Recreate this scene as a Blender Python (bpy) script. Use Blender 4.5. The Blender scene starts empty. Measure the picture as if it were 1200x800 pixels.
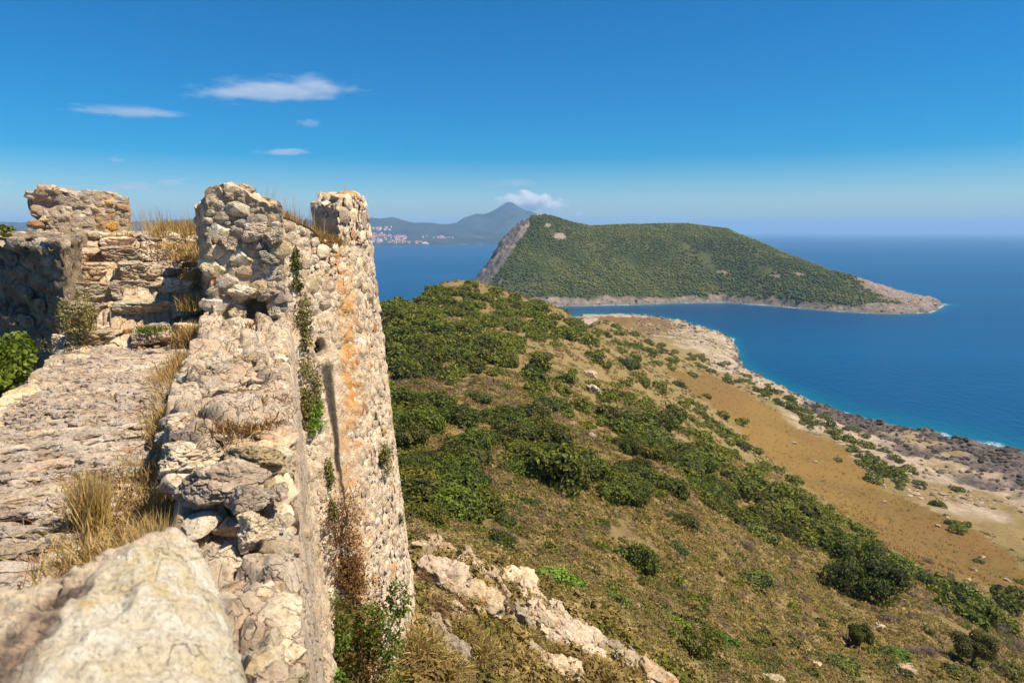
import bpy, bmesh, math, random
import numpy as np
from mathutils import Vector, Matrix

S = bpy.context.scene
COL = S.collection
RAD = math.radians
rng = np.random.default_rng(11)
random.seed(11)
H = 110.0                       # eye height above the sea
F = 800.0
PITCH = math.atan(129.0 / F)

# ------------------------------------------------------------------ camera
cam_d = bpy.data.cameras.new("camera")
cam = bpy.data.objects.new("camera", cam_d)
COL.objects.link(cam)
cam.location = (0, 0, H)
cam.rotation_euler = (RAD(90) - PITCH, 0, 0)
cam_d.sensor_width = 36
cam_d.lens = 24
cam_d.clip_start = 0.05
cam_d.clip_end = 150000
cam_d.dof.use_dof = True
cam_d.dof.focus_distance = 10.0
cam_d.dof.aperture_fstop = 5.0
S.camera = cam

# ------------------------------------------------------------------ light
SUN_AZ, SUN_EL = RAD(106), RAD(56)
W = bpy.data.worlds.new("World")
S.world = W
W.use_nodes = True
nt = W.node_tree
bg = nt.nodes["Background"]
sky = nt.nodes.new("ShaderNodeTexSky")
sky.sky_type = 'NISHITA'
sky.sun_disc = False
sky.sun_elevation = SUN_EL
sky.sun_rotation = SUN_AZ
sky.altitude = 100
sky.air_density = 1.0
sky.dust_density = 0.3
sky.ozone_density = 5.0
hs = nt.nodes.new("ShaderNodeHueSaturation")
hs.inputs['Saturation'].default_value = 2.0
hs.inputs['Value'].default_value = 1.0
hs.inputs['Hue'].default_value = .502
nt.links.new(sky.outputs[0], hs.inputs['Color'])
nt.links.new(hs.outputs[0], bg.inputs[0])
bg.inputs[1].default_value = 0.057
sun_d = bpy.data.lights.new("sun", 'SUN')
sun_d.energy = 4.2
sun_d.angle = RAD(0.53)
sun_d.color = (1.0, 0.90, 0.74)
sun = bpy.data.objects.new("sun", sun_d)
COL.objects.link(sun)
sdir = Vector((math.sin(SUN_AZ) * math.cos(SUN_EL), math.cos(SUN_AZ) * math.cos(SUN_EL), math.sin(SUN_EL)))
sun.rotation_euler = sdir.to_track_quat('Z', 'Y').to_euler()
sun.location = (60, -20, 260)
S.view_settings.view_transform = 'Standard'
S.view_settings.look = 'None'
S.view_settings.gamma = 1
S.view_settings.exposure = 1.0
S.cycles.use_denoising = True
S.cycles.max_bounces = 6
S.cycles.volume_bounces = 4
S.cycles.transparent_max_bounces = 8
S.cycles.caustics_reflective = False
S.cycles.caustics_refractive = False

# ------------------------------------------------------------------ helpers
def tag(o, label=None, cat=None, group=None, kind=None):
    if label: o['label'] = label
    if cat: o['category'] = cat
    if group: o['group'] = group
    if kind: o['kind'] = kind
    return o

def empty(name, loc, label, cat, group=None, kind=None):
    o = bpy.data.objects.new(name, None)
    COL.objects.link(o)
    o.location = loc
    o.empty_display_size = 0.3
    return tag(o, label, cat, group, kind)

def np_mesh(name, V, Fs, mats=(), attrs=None, smooth=True, matidx=None):
    me = bpy.data.meshes.new(name)
    V = np.asarray(V, np.float32)
    if not isinstance(Fs, (list, tuple)):
        Fs = [Fs]
    Fs = [np.asarray(f, np.int32) for f in Fs if len(f)]
    nl = sum(f.size for f in Fs)
    nf = sum(len(f) for f in Fs)
    me.vertices.add(len(V)); me.vertices.foreach_set('co', V.ravel())
    me.loops.add(nl); me.polygons.add(nf)
    me.loops.foreach_set('vertex_index', np.concatenate([f.ravel() for f in Fs]))
    tot = np.concatenate([np.full(len(f), f.shape[1], np.int32) for f in Fs])
    st = np.concatenate([[0], np.cumsum(tot)[:-1]]).astype(np.int32)
    me.polygons.foreach_set('loop_start', st)
    me.polygons.foreach_set('loop_total', tot)
    me.polygons.foreach_set('use_smooth', np.full(nf, smooth))
    for m in mats: me.materials.append(m)
    if matidx is not None:
        me.polygons.foreach_set('material_index', np.asarray(matidx, np.int32))
    me.update(calc_edges=True)
    for k, a in (attrs or {}).items():
        a = np.asarray(a, np.float32)
        if a.ndim == 1:
            me.attributes.new(k, 'FLOAT', 'POINT').data.foreach_set('value', a)
        else:
            if a.shape[1] == 3: a = np.concatenate([a, np.ones((len(a), 1), np.float32)], 1)
            me.attributes.new(k, 'FLOAT_COLOR', 'POINT').data.foreach_set('color', a.ravel())
    return me

def obj(name, me, parent=None, loc=(0, 0, 0)):
    o = bpy.data.objects.new(name, me)
    COL.objects.link(o)
    if parent is not None:
        o.parent = parent
        o.location = -parent.location      # vertices are in world space
    else:
        o.location = loc
    return o

# vectorised value noise
def _h(ix, iy, iz, s):
    n = (ix * 374761393 + iy * 668265263 + iz * 2147483647 % 998244353 + s * 1274126177) & 0xffffffff
    n = ((n ^ (n >> 13)) * 1274126177) & 0xffffffff
    n = ((n ^ (n >> 16)) * 2246822519) & 0xffffffff
    return ((n ^ (n >> 15)) & 0xffff) / 32767.5 - 1.0

def vnoise(P, s=0):
    P = np.asarray(P, float)
    i = np.floor(P).astype(np.int64); f = P - i
    f = f * f * f * (f * (f * 6 - 15) + 10)
    x, y, z = i[:, 0], i[:, 1], i[:, 2] * 7919 + 13
    r = 0
    for a in (0, 1):
        for b in (0, 1):
            for c in (0, 1):
                w = (f[:, 0] if a else 1 - f[:, 0]) * (f[:, 1] if b else 1 - f[:, 1]) * (f[:, 2] if c else 1 - f[:, 2])
                r = r + w * _h(x + a, y + b, z + c * 7919, s)
    return r

def fbm(P, scale, octv=4, s=0, gain=0.5):
    P = np.asarray(P, float) * scale
    r, a = 0, 1.0
    for k in range(octv):
        r = r + a * vnoise(P + 17.3 * k, s + k)
        P = P * 2.03; a *= gain
    return r

def worley(P, scale, s=0):
    P = np.asarray(P, float) * scale
    i = np.floor(P).astype(np.int64)
    d = np.full(len(P), 9.0); d2 = d.copy(); cid = np.zeros(len(P))
    for a in (-1, 0, 1):
        for b in (-1, 0, 1):
            for c in (-1, 0, 1):
                x, y, z = i[:, 0] + a, i[:, 1] + b, (i[:, 2] + c) * 7919 + 13
                q = np.stack([x + .5 + .5 * _h(x, y, z, s), y + .5 + .5 * _h(x, y, z, s + 1), i[:, 2] + c + .5 + .5 * _h(x, y, z, s + 2)], 1)
                e = np.sqrt(((q - P) ** 2).sum(1))
                m = e < d
                d2 = np.where(m, d, np.minimum(d2, e))
                cid = np.where(m, _h(x, y, z, s + 5), cid)
                d = np.where(m, e, d)
    return d, d2, cid

def vec_noise(P, scale, amp, octv=4, s=0):
    return amp * np.stack([fbm(P, scale, octv, s), fbm(P, scale, octv, s + 40), fbm(P, scale, octv, s + 80)], 1)

def grid_faces(n, m, off=0):
    a = (np.arange(n - 1)[:, None] * m + np.arange(m - 1)[None, :]).ravel() + off
    return np.stack([a, a + m, a + m + 1, a + 1], 1)

def sstep(a, b, x):
    t = np.clip((np.asarray(x, float) - a) / (b - a), 0, 1)
    return t * t * (3 - 2 * t)

# pixel (of the 1200x800 picture) -> ray
def ray(px, py):
    px = np.asarray(px, float); py = np.asarray(py, float)
    xr = (px - 600) / F; yr = (400 - py) / F
    return np.stack([xr, math.cos(PITCH) + yr * math.sin(PITCH), -math.sin(PITCH) + yr * math.cos(PITCH)], -1)

# castle frame: u runs along the wall, v to its outer side
WA = RAD(-18.3)
EU = np.array([math.sin(WA), math.cos(WA), 0.]); EV = np.array([math.cos(WA), -math.sin(WA), 0.])
def uvz(u, v, z):
    u = np.asarray(u, float)[..., None]; v = np.asarray(v, float)[..., None]; z = np.asarray(z, float)[..., None]
    return u * EU + v * EV + (z + H) * np.array([0, 0, 1.])
def uvz1(u, v, z):
    return Vector(uvz(u, v, z))

# ------------------------------------------------------------------ materials
class NT:
    def __init__(s, name):
        s.m = bpy.data.materials.new(name); s.m.use_nodes = True
        s.t = s.m.node_tree; s.t.nodes.clear()
        s.out = s.t.nodes.new("ShaderNodeOutputMaterial")
        s.pos = s.t.nodes.new("ShaderNodeNewGeometry").outputs['Position']
    def n(s, typ, **k):
        nd = s.t.nodes.new(typ)
        for a, b in k.items(): setattr(nd, a, b)
        return nd
    def l(s, a, b): s.t.links.new(a, b)
    def inp(s, sock, v):
        if hasattr(v, 'is_output'): s.l(v, sock)
        elif hasattr(v, '__len__') and len(v) == 3 and len(sock.default_value) == 4: sock.default_value = (*v, 1)
        else: sock.default_value = v
    def noise(s, scale, detail=4, rough=.55, co=None, dist=0):
        nd = s.n("ShaderNodeTexNoise"); s.l(co or s.pos, nd.inputs['Vector'])
        nd.inputs['Scale'].default_value = scale; nd.inputs['Detail'].default_value = detail
        nd.inputs['Roughness'].default_value = rough; nd.inputs['Distortion'].default_value = dist
        return nd.outputs['Fac']
    def voro(s, scale, feature='F1', co=None):
        nd = s.n("ShaderNodeTexVoronoi", feature=feature); s.l(co or s.pos, nd.inputs['Vector'])
        nd.inputs['Scale'].default_value = scale
        return nd.outputs['Distance']
    def ramp(s, x, a, b, va=0., vb=1.):
        nd = s.n("ShaderNodeMapRange", interpolation_type='SMOOTHSTEP'); s.inp(nd.inputs[0], x)
        nd.inputs[1].default_value = a; nd.inputs[2].default_value = b
        nd.inputs[3].default_value = va; nd.inputs[4].default_value = vb
        return nd.outputs[0]
    def mix(s, f, a, b, mode='MIX'):
        nd = s.n("ShaderNodeMix", data_type='RGBA', blend_type=mode)
        s.inp(nd.inputs[0], f); s.inp(nd.inputs[6], a); s.inp(nd.inputs[7], b)
        return nd.outputs[2]
    def math(s, op, a, b=0.):
        nd = s.n("ShaderNodeMath", operation=op); s.inp(nd.inputs[0], a); s.inp(nd.inputs[1], b)
        return nd.outputs[0]
    def attr(s, name, col=False):
        nd = s.n("ShaderNodeAttribute", attribute_name=name)
        return nd.outputs['Color' if col else 'Fac']
    def rand(s): return s.n("ShaderNodeObjectInfo").outputs['Random']
    def scalevec(s, v, sc):
        nd = s.n("ShaderNodeVectorMath", operation='MULTIPLY'); s.l(v, nd.inputs[0]); nd.inputs[1].default_value = sc
        return nd.outputs[0]
    def hsv(s, c, h=.5, sa=1., v=1.):
        nd = s.n("ShaderNodeHueSaturation"); s.inp(nd.inputs['Hue'], h); s.inp(nd.inputs['Saturation'], sa); s.inp(nd.inputs['Value'], v); s.inp(nd.inputs['Color'], c)
        return nd.outputs[0]
    def bump(s, hgt, dist, st=1., prev=None):
        nd = s.n("ShaderNodeBump"); nd.inputs['Distance'].default_value = dist; nd.inputs['Strength'].default_value = st
        s.l(hgt, nd.inputs['Height'])
        if prev is not None: s.l(prev, nd.inputs['Normal'])
        return nd.outputs[0]
    def done(s, col, rough=.9, normal=None, spec=.25, transl=None):
        b = s.n("ShaderNodeBsdfPrincipled")
        s.inp(b.inputs['Base Color'], col); s.inp(b.inputs['Roughness'], rough)
        b.inputs['Specular IOR Level'].default_value = spec
        if normal is not None: s.l(normal, b.inputs['Normal'])
        sh = b.outputs[0]
        if transl:
            t = s.n("ShaderNodeBsdfTranslucent"); s.inp(t.inputs[0], col)
            mx = s.n("ShaderNodeMixShader"); mx.inputs[0].default_value = transl
            s.l(sh, mx.inputs[1]); s.l(t.outputs[0], mx.inputs[2]); sh = mx.outputs[0]
        s.l(sh, s.out.inputs[0])
        return s.m

def stone_mat(name, a, b, c, lichen=(.5, .22, .035), lich=(.62, .72), dark=(.09, .075, .065), darkth=(.6, .75), k=1., rnd=.35, extra=None, bump=.02):
    t = NT(name)
    p1 = t.noise(1.7 * k, 5, .6); p2 = t.noise(7 * k, 6, .65); p3 = t.noise(38 * k, 5, .7)
    col = t.mix(t.ramp(p1, .38, .62), a, b)
    col = t.mix(t.ramp(p2, .45, .68), col, c)
    col = t.mix(t.ramp(t.noise(4.3 * k, 6, .7, dist=.6), *darkth), col, dark)
    col = t.mix(t.ramp(t.noise(2.6 * k, 6, .7, co=t.scalevec(t.pos, (1, 1, .8))), *lich), col, lichen)
    col = t.mix(t.ramp(p3, .3, .6, .4, 0.), col, dark)
    col = t.mix(t.ramp(t.voro(26 * k), .03, .2, .5, 0.), col, dark)
    wp = t.n("ShaderNodeVectorMath", operation='ADD'); t.l(t.pos, wp.inputs[0])
    nv_ = t.n("ShaderNodeTexNoise"); t.l(t.pos, nv_.inputs['Vector']); nv_.inputs['Scale'].default_value = 9 * k; nv_.inputs['Detail'].default_value = 4
    sv_ = t.n("ShaderNodeVectorMath", operation='SCALE'); t.l(nv_.outputs['Color'], sv_.inputs[0]); sv_.inputs['Scale'].default_value = .22 / k
    t.l(sv_.outputs[0], wp.inputs[1])
    crk = t.ramp(t.voro(6.5 * k, 'DISTANCE_TO_EDGE', wp.outputs[0]), .0, .035, 1., 0.)
    crk = t.math('MULTIPLY', crk, t.ramp(t.noise(3.3 * k, 3, .6), .45, .6))
    col = t.mix(t.math('MULTIPLY', crk, .55), col, dark)
    pit2 = t.math('MULTIPLY', t.ramp(t.voro(55 * k), .1, .3, 1., 0.), t.ramp(t.noise(8 * k, 4, .6), .48, .62))
    col = t.mix(t.math('MULTIPLY', pit2, .55), col, dark)
    if extra: col = extra(t, col)
    if rnd:
        r = t.rand()
        col = t.hsv(col, t.ramp(r, 0, 1, .49, .51), t.ramp(t.math('FRACT', t.math('MULTIPLY', r, 7.31)), 0, 1, .9, 1.15), t.ramp(t.math('FRACT', t.math('MULTIPLY', r, 3.77)), 0, 1, 1 - rnd, 1 + rnd * .7))
    n = t.bump(t.noise(14 * k, 8, .7), bump * 1.6, .8)
    n = t.bump(t.noise(60 * k, 6, .75), bump * .5, .9, n)
    n = t.bump(t.ramp(t.voro(20 * k), .0, .35), bump * .6, .8, n)
    n = t.bump(t.math('ADD', crk, pit2), -bump * .6, .9, n)
    return t.done(col, .93, n, .15)

CREAM, GREY, PALE, TAN = (.66, .495, .31), (.56, .43, .29), (.78, .66, .49), (.42, .29, .17)
M_stone = stone_mat("limestone_block", CREAM, GREY, PALE)
M_grey = stone_mat("grey_limestone", (.47, .375, .27), (.55, .45, .32), (.66, .56, .42), lich=(.72, .85))
M_mortar = stone_mat("lime_mortar", (.62, .45, .28), (.52, .36, .21), (.74, .60, .43), rnd=0, darkth=(.58, .72))
M_walk = stone_mat("worn_wall_top", (.52, .41, .30), (.30, .19, .11), (.60, .51, .40), rnd=0, lich=(.66, .8), darkth=(.62, .8))
M_pave = stone_mat("worn_paving_stone", (.56, .45, .33), (.50, .38, .26), (.62, .53, .42), rnd=.2, lich=(.62, .76), darkth=(.62, .8))
M_boulder = stone_mat("pitted_limestone", (.60, .48, .27), (.66, .57, .42), (.74, .68, .56), lichen=(.52, .34, .07), lich=(.56, .72), darkth=(.66, .78), k=2.6, rnd=0, bump=.01,
                      extra=lambda t, c: t.mix(t.attr('cav'), t.mix(t.math('MULTIPLY', t.attr('pit'), t.ramp(t.noise(9, 6, .7), .35, .6)), c, (.62, .47, .34)), t.mix(t.ramp(t.noise(22, 5, .7), .42, .62), (.14, .105, .08), (.40, .29, .20))))
M_shade = stone_mat("shade_darkened_stone", (.36, .25, .155), (.27, .19, .12), (.46, .35, .24), rnd=.25, darkth=(.52, .66))  # stone colour darkened to carry the inner wall's shade
M_outcrop = stone_mat("outcrop_limestone", (.52, .40, .26), (.42, .31, .20), (.62, .51, .37), lichen=(.42, .22, .08), lich=(.54, .66), k=1.3)
M_orange = stone_mat("ochre_stone", (.55, .27, .09), (.50, .33, .18), (.6, .36, .15), rnd=.25)
M_red = stone_mat("terracotta_brick", (.42, .13, .05), (.46, .2, .08), (.5, .24, .12), rnd=.2)

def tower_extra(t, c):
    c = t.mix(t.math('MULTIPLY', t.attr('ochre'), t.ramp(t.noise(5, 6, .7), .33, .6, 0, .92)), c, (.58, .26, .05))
    return t.mix(t.attr('painted_shade'), c, t.mix(t.ramp(t.noise(9, 5, .7), .4, .65), (.035, .030, .025), (.07, .058, .045)))  # shade of the streak and holes painted near-black into the mortar colour
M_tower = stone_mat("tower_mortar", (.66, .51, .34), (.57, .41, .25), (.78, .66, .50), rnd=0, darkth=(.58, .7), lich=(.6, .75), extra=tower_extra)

def leaf_mat(name, c1, c2, hv=.03, transl=.25, vv=.35):
    t = NT(name)
    r = t.rand()
    col = t.mix(t.attr('rnd'), c1, c2)
    col = t.hsv(col, t.ramp(r, 0, 1, .5 - hv, .5 + hv), 1., t.ramp(t.math('FRACT', t.math('MULTIPLY', r, 5.7)), 0, 1, 1 - vv, 1 + vv))
    return t.done(col, .6, None, .25, transl)
M_leaf = leaf_mat("evergreen_leaf", (.052, .062, .004), (.165, .175, .013))
M_leaf2 = leaf_mat("light_green_leaf", (.085, .098, .012), (.17, .175, .03))
M_leafb = leaf_mat("bright_leaf", (.10, .15, .012), (.23, .29, .035), transl=.35)
M_leafy = leaf_mat("yellow_green_leaf", (.20, .18, .04), (.34, .29, .09), transl=.3)
M_fig = leaf_mat("fig_leaf", (.045, .085, .008), (.13, .19, .02), transl=.3)
M_leafr = leaf_mat("rusty_leaf", (.13, .05, .018), (.26, .12, .04), transl=.2)
M_core = NT("twig_core").done((.02, .022, .008), .95)
M_twig = NT("twig_bark").done((.11, .085, .06), .9)

def tint_mat(name, rough=.8, transl=.2):
    t = NT(name)
    return t.done(t.attr('tint', True), rough, None, .1, transl)
M_tint = tint_mat("dry_scrub")
M_scrub = tint_mat("dry_scrub", .9, .42)
M_straw = tint_mat("straw_grass", .6, .35)

# ------------------------------------------------------------------ terrain function
def pc(px, py, y):
    d = ray(px, py); k = y / d[1]
    return (d[0] * k, y, d[2] * k)
ctrl = [pc(*a) for a in [
    (487, 718, 11.6), (560, 800, 11.5), (640, 800, 12.6), (495, 662, 14.3), (600, 693, 16), (690, 747, 15), (770, 791, 14.6),
    (545, 672, 14.6), (640, 717, 15.2), (400, 790, 10.5),
    (560, 640, 24), (640, 668, 23), (720, 715, 22), (830, 790, 24),
    (600, 600, 40), (700, 640, 40), (600, 500, 80), (600, 440, 125), (600, 400, 170), (600, 370, 230), (545, 336, 300), (600, 346, 290),
    (660, 363, 300), (500, 341, 260), (450, 353, 200), (480, 600, 32), (470, 450, 100), (470, 400, 140), (520, 370, 210),
    (740, 378, 775), (790, 390, 690), (700, 375, 810), (740, 370, 850),
    (700, 400, 330), (760, 420, 330), (800, 450, 300), (900, 500, 300), (850, 470, 300), (700, 375, 420), (780, 412, 420),
    (900, 520, 266), (1000, 600, 186), (1100, 650, 164), (1200, 690, 143), (1150, 600, 221), (1000, 520, 303), (900, 460, 396), (840, 430, 480),
    (850, 530, 200), (950, 590, 150), (1050, 660, 125), (1180, 725, 105), (780, 470, 220),
    (800, 600, 65), (800, 700, 38), (900, 780, 34), (900, 700, 52), (1000, 700, 72), (1000, 780, 46), (1190, 790, 58), (1100, 720, 80),
    (700, 500, 110), (800, 520, 120), (700, 440, 180), (700, 570, 60), (900, 620, 90), (960, 650, 88)]]
coast = [(258, 330), (234, 362), (213, 385), (194, 458), (191, 515), (214, 630), (232, 692), (222, 780), (197, 872), (140, 905), (100, 915)]
for x, y in coast:
    ctrl.append((x, y, -H))
    r = math.hypot(x, y)
    for dr, dz in ((35, -9), (120, -25), (400, -40)):
        ctrl.append((x * (r + dr) / r, y * (r + dr) / r, -H + dz))
for px_, l in ((440, [(260, -60), (340, -112), (500, -130)]), (500, [(335, -60), (430, -112), (600, -135)]), (545, [(400, -68), (510, -112), (700, -135)]),
               (600, [(400, -62), (600, -106), (760, -112), (900, -125)]), (660, [(420, -72), (600, -98), (850, -110), (950, -125)])):
    for y, z in l: ctrl.append(((px_ - 600) / F * y, y, z))
for az, l in ((-50, [(14, -9), (60, -22), (150, -50), (260, -112), (500, -140), (1200, -150)]), (-75, [(14, -9), (60, -26), (150, -60), (240, -112), (500, -140), (1200, -150)]),
              (55, [(14, -11), (40, -27), (80, -52), (140, -82), (250, -100), (330, -110), (420, -122), (900, -150)]),
              (82, [(14, -11), (40, -28), (80, -54), (140, -84), (250, -101), (330, -110), (420, -122), (900, -150)]),
              (30, [(12, -10.5), (20, -15)]), (12, [(12, -9.5)]), (45, [(24, -18), (60, -41), (100, -62)])):
    for r, z in l: ctrl.append((r * math.sin(RAD(az)), r * math.cos(RAD(az)), z))
ctrl = np.array(ctrl)
def _q(x, y):
    r = np.hypot(x, y); az = np.degrees(np.arctan2(x, y))
    return np.stack([az / 18., np.log(np.maximum(r, 11.)) * 1.3], -1), r
CQ, CR = _q(ctrl[:, 0], ctrl[:, 1])
def _phi(d2): return .5 * d2 * np.log(d2 + 1e-12)
_n = len(CQ)
_A = np.zeros((_n + 3, _n + 3))
_A[:_n, :_n] = _phi(((CQ[:, None] - CQ[None]) ** 2).sum(-1)) + np.eye(_n) * .004
_A[:_n, _n] = 1; _A[:_n, _n + 1:] = CQ
_A[_n:, :_n] = _A[:_n, _n:].T
_w = np.linalg.solve(_A, np.concatenate([ctrl[:, 2] / CR, np.zeros(3)]))
def _slope(q):
    out = np.empty(len(q))
    for i in range(0, len(q), 20000):
        k = q[i:i + 20000]
        out[i:i + 20000] = _phi(((k[:, None] - CQ[None]) ** 2).sum(-1)) @ _w[:_n] + _w[_n] + k @ _w[_n + 1:]
    return out
def base_h(x, y):
    """height above the sea of the smooth hillside"""
    x = np.asarray(x, float); y = np.asarray(y, float)
    q, r = _q(x, y)
    az = q[:, 0] * 18
    A0, A1 = -72., 80.
    inside = (az >= A0) & (az <= A1)
    s = np.empty(len(x))
    if inside.any(): s[inside] = _slope(q[inside])
    if (~inside).any():
        qo = q[~inside]; azo = az[~inside]
        f = ((azo - A1) % 360) / (360 - A1 + A0)
        qa = qo.copy(); qa[:, 0] = A1 / 18; qb = qo.copy(); qb[:, 0] = A0 / 18
        s[~inside] = _slope(qa) * (1 - f) + _slope(qb) * f
    z = s * np.maximum(r, 11.) + H
    return np.maximum(z, -30)
def land_h(x, y):
    z = base_h(x, y)
    r = np.hypot(x, y)
    P = np.stack([x, y, np.zeros_like(x)], 1)
    z = z + fbm(P, .06, 3, 3) * np.clip(r / 90, 0, .9) + fbm(P, .5, 3, 9) * .14
    k = sstep(-6, 2, z) * (1 - sstep(9, 17, z)) * sstep(180, 230, r)
    d, d2, cid = worley(P * [1, 1, 1], .16, 4)
    z = z + k * (fbm(P, .09, 4, 21) * 1.5 + np.clip(d2 - d, 0, .6) * 1.6 + cid * .7)
    return z

def cast(px, py, z_off=0.):
    """points where rays meet the smooth hillside"""
    D = ray(px, py).reshape(-1, 3)
    D = D / np.linalg.norm(D, axis=1)[:, None]
    t = np.full(len(D), np.nan); done = np.zeros(len(D), bool)
    prev = np.full(len(D), 9.)
    tt = 9.
    while tt < 1000:
        k = np.where(~done)[0]
        if len(k) == 0: break
        z = H + D[k, 2] * tt
        hit = z <= base_h(D[k, 0] * tt, D[k, 1] * tt) + z_off
        t[k[hit]] = tt; done[k[hit]] = True
        tt *= 1.01
    return D * t[:, None] + np.array([0, 0, H]), t

def in_poly(x, y, poly):
    c = np.zeros(len(x), bool); n = len(poly)
    for i in range(n):
        x1, y1 = poly[i]; x2, y2 = poly[(i + 1) % n]
        m = ((y1 > y) != (y2 > y))
        with np.errstate(divide='ignore', invalid='ignore'):
            c ^= m & (x < (x2 - x1) * (y - y1) / (y2 - y1) + x1)
    return c

def world_poly(pts):
    p, t = cast([a for a, b in pts], [b for a, b in pts])
    return [(a[0], a[1]) for a in p if not math.isnan(a[0])]
FIELD = world_poly([(785, 436), (830, 438), (880, 462), (930, 500), (985, 522), (1020, 562), (1085, 598), (1140, 622), (1199, 655), (1199, 695), (1150, 690), (1080, 668), (1020, 628), (960, 580), (915, 545), (870, 508), (830, 478)])
MEADOW = world_poly([(700, 372), (740, 368), (790, 376), (795, 386), (770, 392), (735, 386)])

# ------------------------------------------------------------------ hillside sheet
az = np.radians(np.concatenate([np.arange(-180, -75, 3.), np.arange(-75, -24, .8), np.arange(-24, 46, .17), np.arange(46, 85, .8), np.arange(85, 181, 3.)]))
rr = np.concatenate([[.5, 3, 6], np.exp(np.arange(math.log(8), math.log(1250), .0125))])
R_, A_ = np.meshgrid(rr, az, indexing='ij')
X, Y = (R_ * np.sin(A_)).ravel(), (R_ * np.cos(A_)).ravel()
Z = land_h(X, Y)
Z = np.where(R_.ravel() > 1150, -30, Z)
P2 = np.stack([X, Y, Z * 0], 1)
def soft_poly(poly, jitter, sc):
    j = fbm(P2, sc, 3, 31) * jitter; j2 = fbm(P2, sc, 3, 61) * jitter
    return in_poly(X + j, Y + j2, poly).astype(float)
fld = np.maximum(soft_poly(FIELD, 4, .08), soft_poly(MEADOW, 8, .04))
wob = fbm(P2, .05, 4, 71)
rock = sstep(18, 12, Z + wob * 7) * sstep(200, 260, np.hypot(X, Y)) * (1 - fld)
darkr = sstep(5.5, 2.2, Z + wob * 2.6 - 7 * sstep(430, 380, Y) + np.where(Y < 400, 0, 1.5)) * rock
t = NT("hillside_ground")
g = t.mix(t.ramp(t.noise(.09, 5, .6), .4, .6), (.25, .175, .072), (.20, .155, .052))
g = t.mix(t.ramp(t.noise(.6, 6, .7), .45, .65), g, (.17, .11, .055))
g = t.mix(t.ramp(t.noise(2.6, 5, .7), .5, .75), g, (.30, .21, .105))
g = t.mix(t.ramp(t.noise(.03, 5, .65), .56, .7, 0, .6), g, (.10, .10, .025))
f_ = t.mix(t.ramp(t.noise(.035, 5, .6), .4, .62), (.185, .105, .032), (.165, .108, .030))
f_ = t.mix(t.ramp(t.noise(.35, 6, .75), .45, .75), f_, (.135, .08, .028))
f_ = t.mix(t.ramp(t.noise(.012, 4, .6), .5, .66, 0, .7), f_, (.22, .135, .035))
f_ = t.mix(t.ramp(t.noise(1.4, 4, .8), .66, .74, 0, .8), f_, (.26, .18, .09))
g = t.mix(t.attr('field'), g, f_)
k_ = t.mix(t.ramp(t.noise(.12, 6, .7), .4, .62), (.42, .325, .225), (.27, .205, .14))
k_ = t.mix(t.ramp(t.noise(.7, 6, .75), .52, .7), k_, (.16, .12, .09))
k_ = t.mix(t.ramp(t.noise(.05, 5, .7), .54, .66, 0, .7), k_, (.19, .17, .07))
k_ = t.mix(t.attr('dark'), k_, t.mix(t.ramp(t.noise(.5, 6, .75), .4, .65), (.06, .05, .045), (.17, .125, .10)))
g = t.mix(t.attr('rock'), g, k_)
nb = t.bump(t.noise(1.2, 8, .75), .5, .7)
nb = t.bump(t.noise(6, 6, .75), .12, .8, nb)
M_ground = t.done(g, .95, nb, .1)
hill = obj("hillside", np_mesh("hillside", np.stack([X, Y, Z], 1), grid_faces(len(rr), len(az)), [M_ground], {'field': fld, 'rock': rock, 'dark': darkr}))
tag(hill, "dry brown hillside sloping down from the castle to the rocky shore", "hillside", kind='structure')

# ------------------------------------------------------------------ cape across the bay
def pxx(px, py, y):
    return pc(px, py, y)
rid = [(-60, 1130, 0)] + [pxx(px, py, y) for px, py, y in
      [(553, 325, 1120), (572, 298, 1150), (590, 267, 1190), (600, 261, 1200), (612, 258, 1210), (622, 254, 1220), (632, 250, 1230), (645, 253, 1240), (660, 258, 1250), (690, 265, 1270), (740, 263, 1290), (800, 262, 1300), (850, 268, 1290),
       (880, 280, 1270), (920, 298, 1240), (960, 315, 1200), (1000, 328, 1150), (1030, 335, 1110), (1060, 343, 1080), (1085, 349, 1060), (1104, 356, 1040)]] + [(664, 1035, -H)]
rid[0] = (-80, 1110, -H)
rid = np.array(rid)
def coast_y(px, py):
    d = ray(px, py); kk = -H / d[2]; return (d[0] * kk, d[1] * kk)
cst = np.array([(-95, 1085), (-70, 1000)] + [coast_y(px, py) for px, py in [(600, 360), (640, 359), (700, 358), (750, 357), (800, 355), (850, 354.5), (900, 358), (960, 363), (1000, 366), (1045, 367.5), (1090, 366.5), (1106, 357.5)]] + [(680, 1030)])
cx = np.arange(-110, 700, 2.2)
cyy = np.arange(870, 1500, 3.)
CX, CY = np.meshgrid(cx, cyy, indexing='ij'); CX = CX.ravel(); CY = CY.ravel()
PC = np.stack([CX, CY, 0 * CX], 1)
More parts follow.
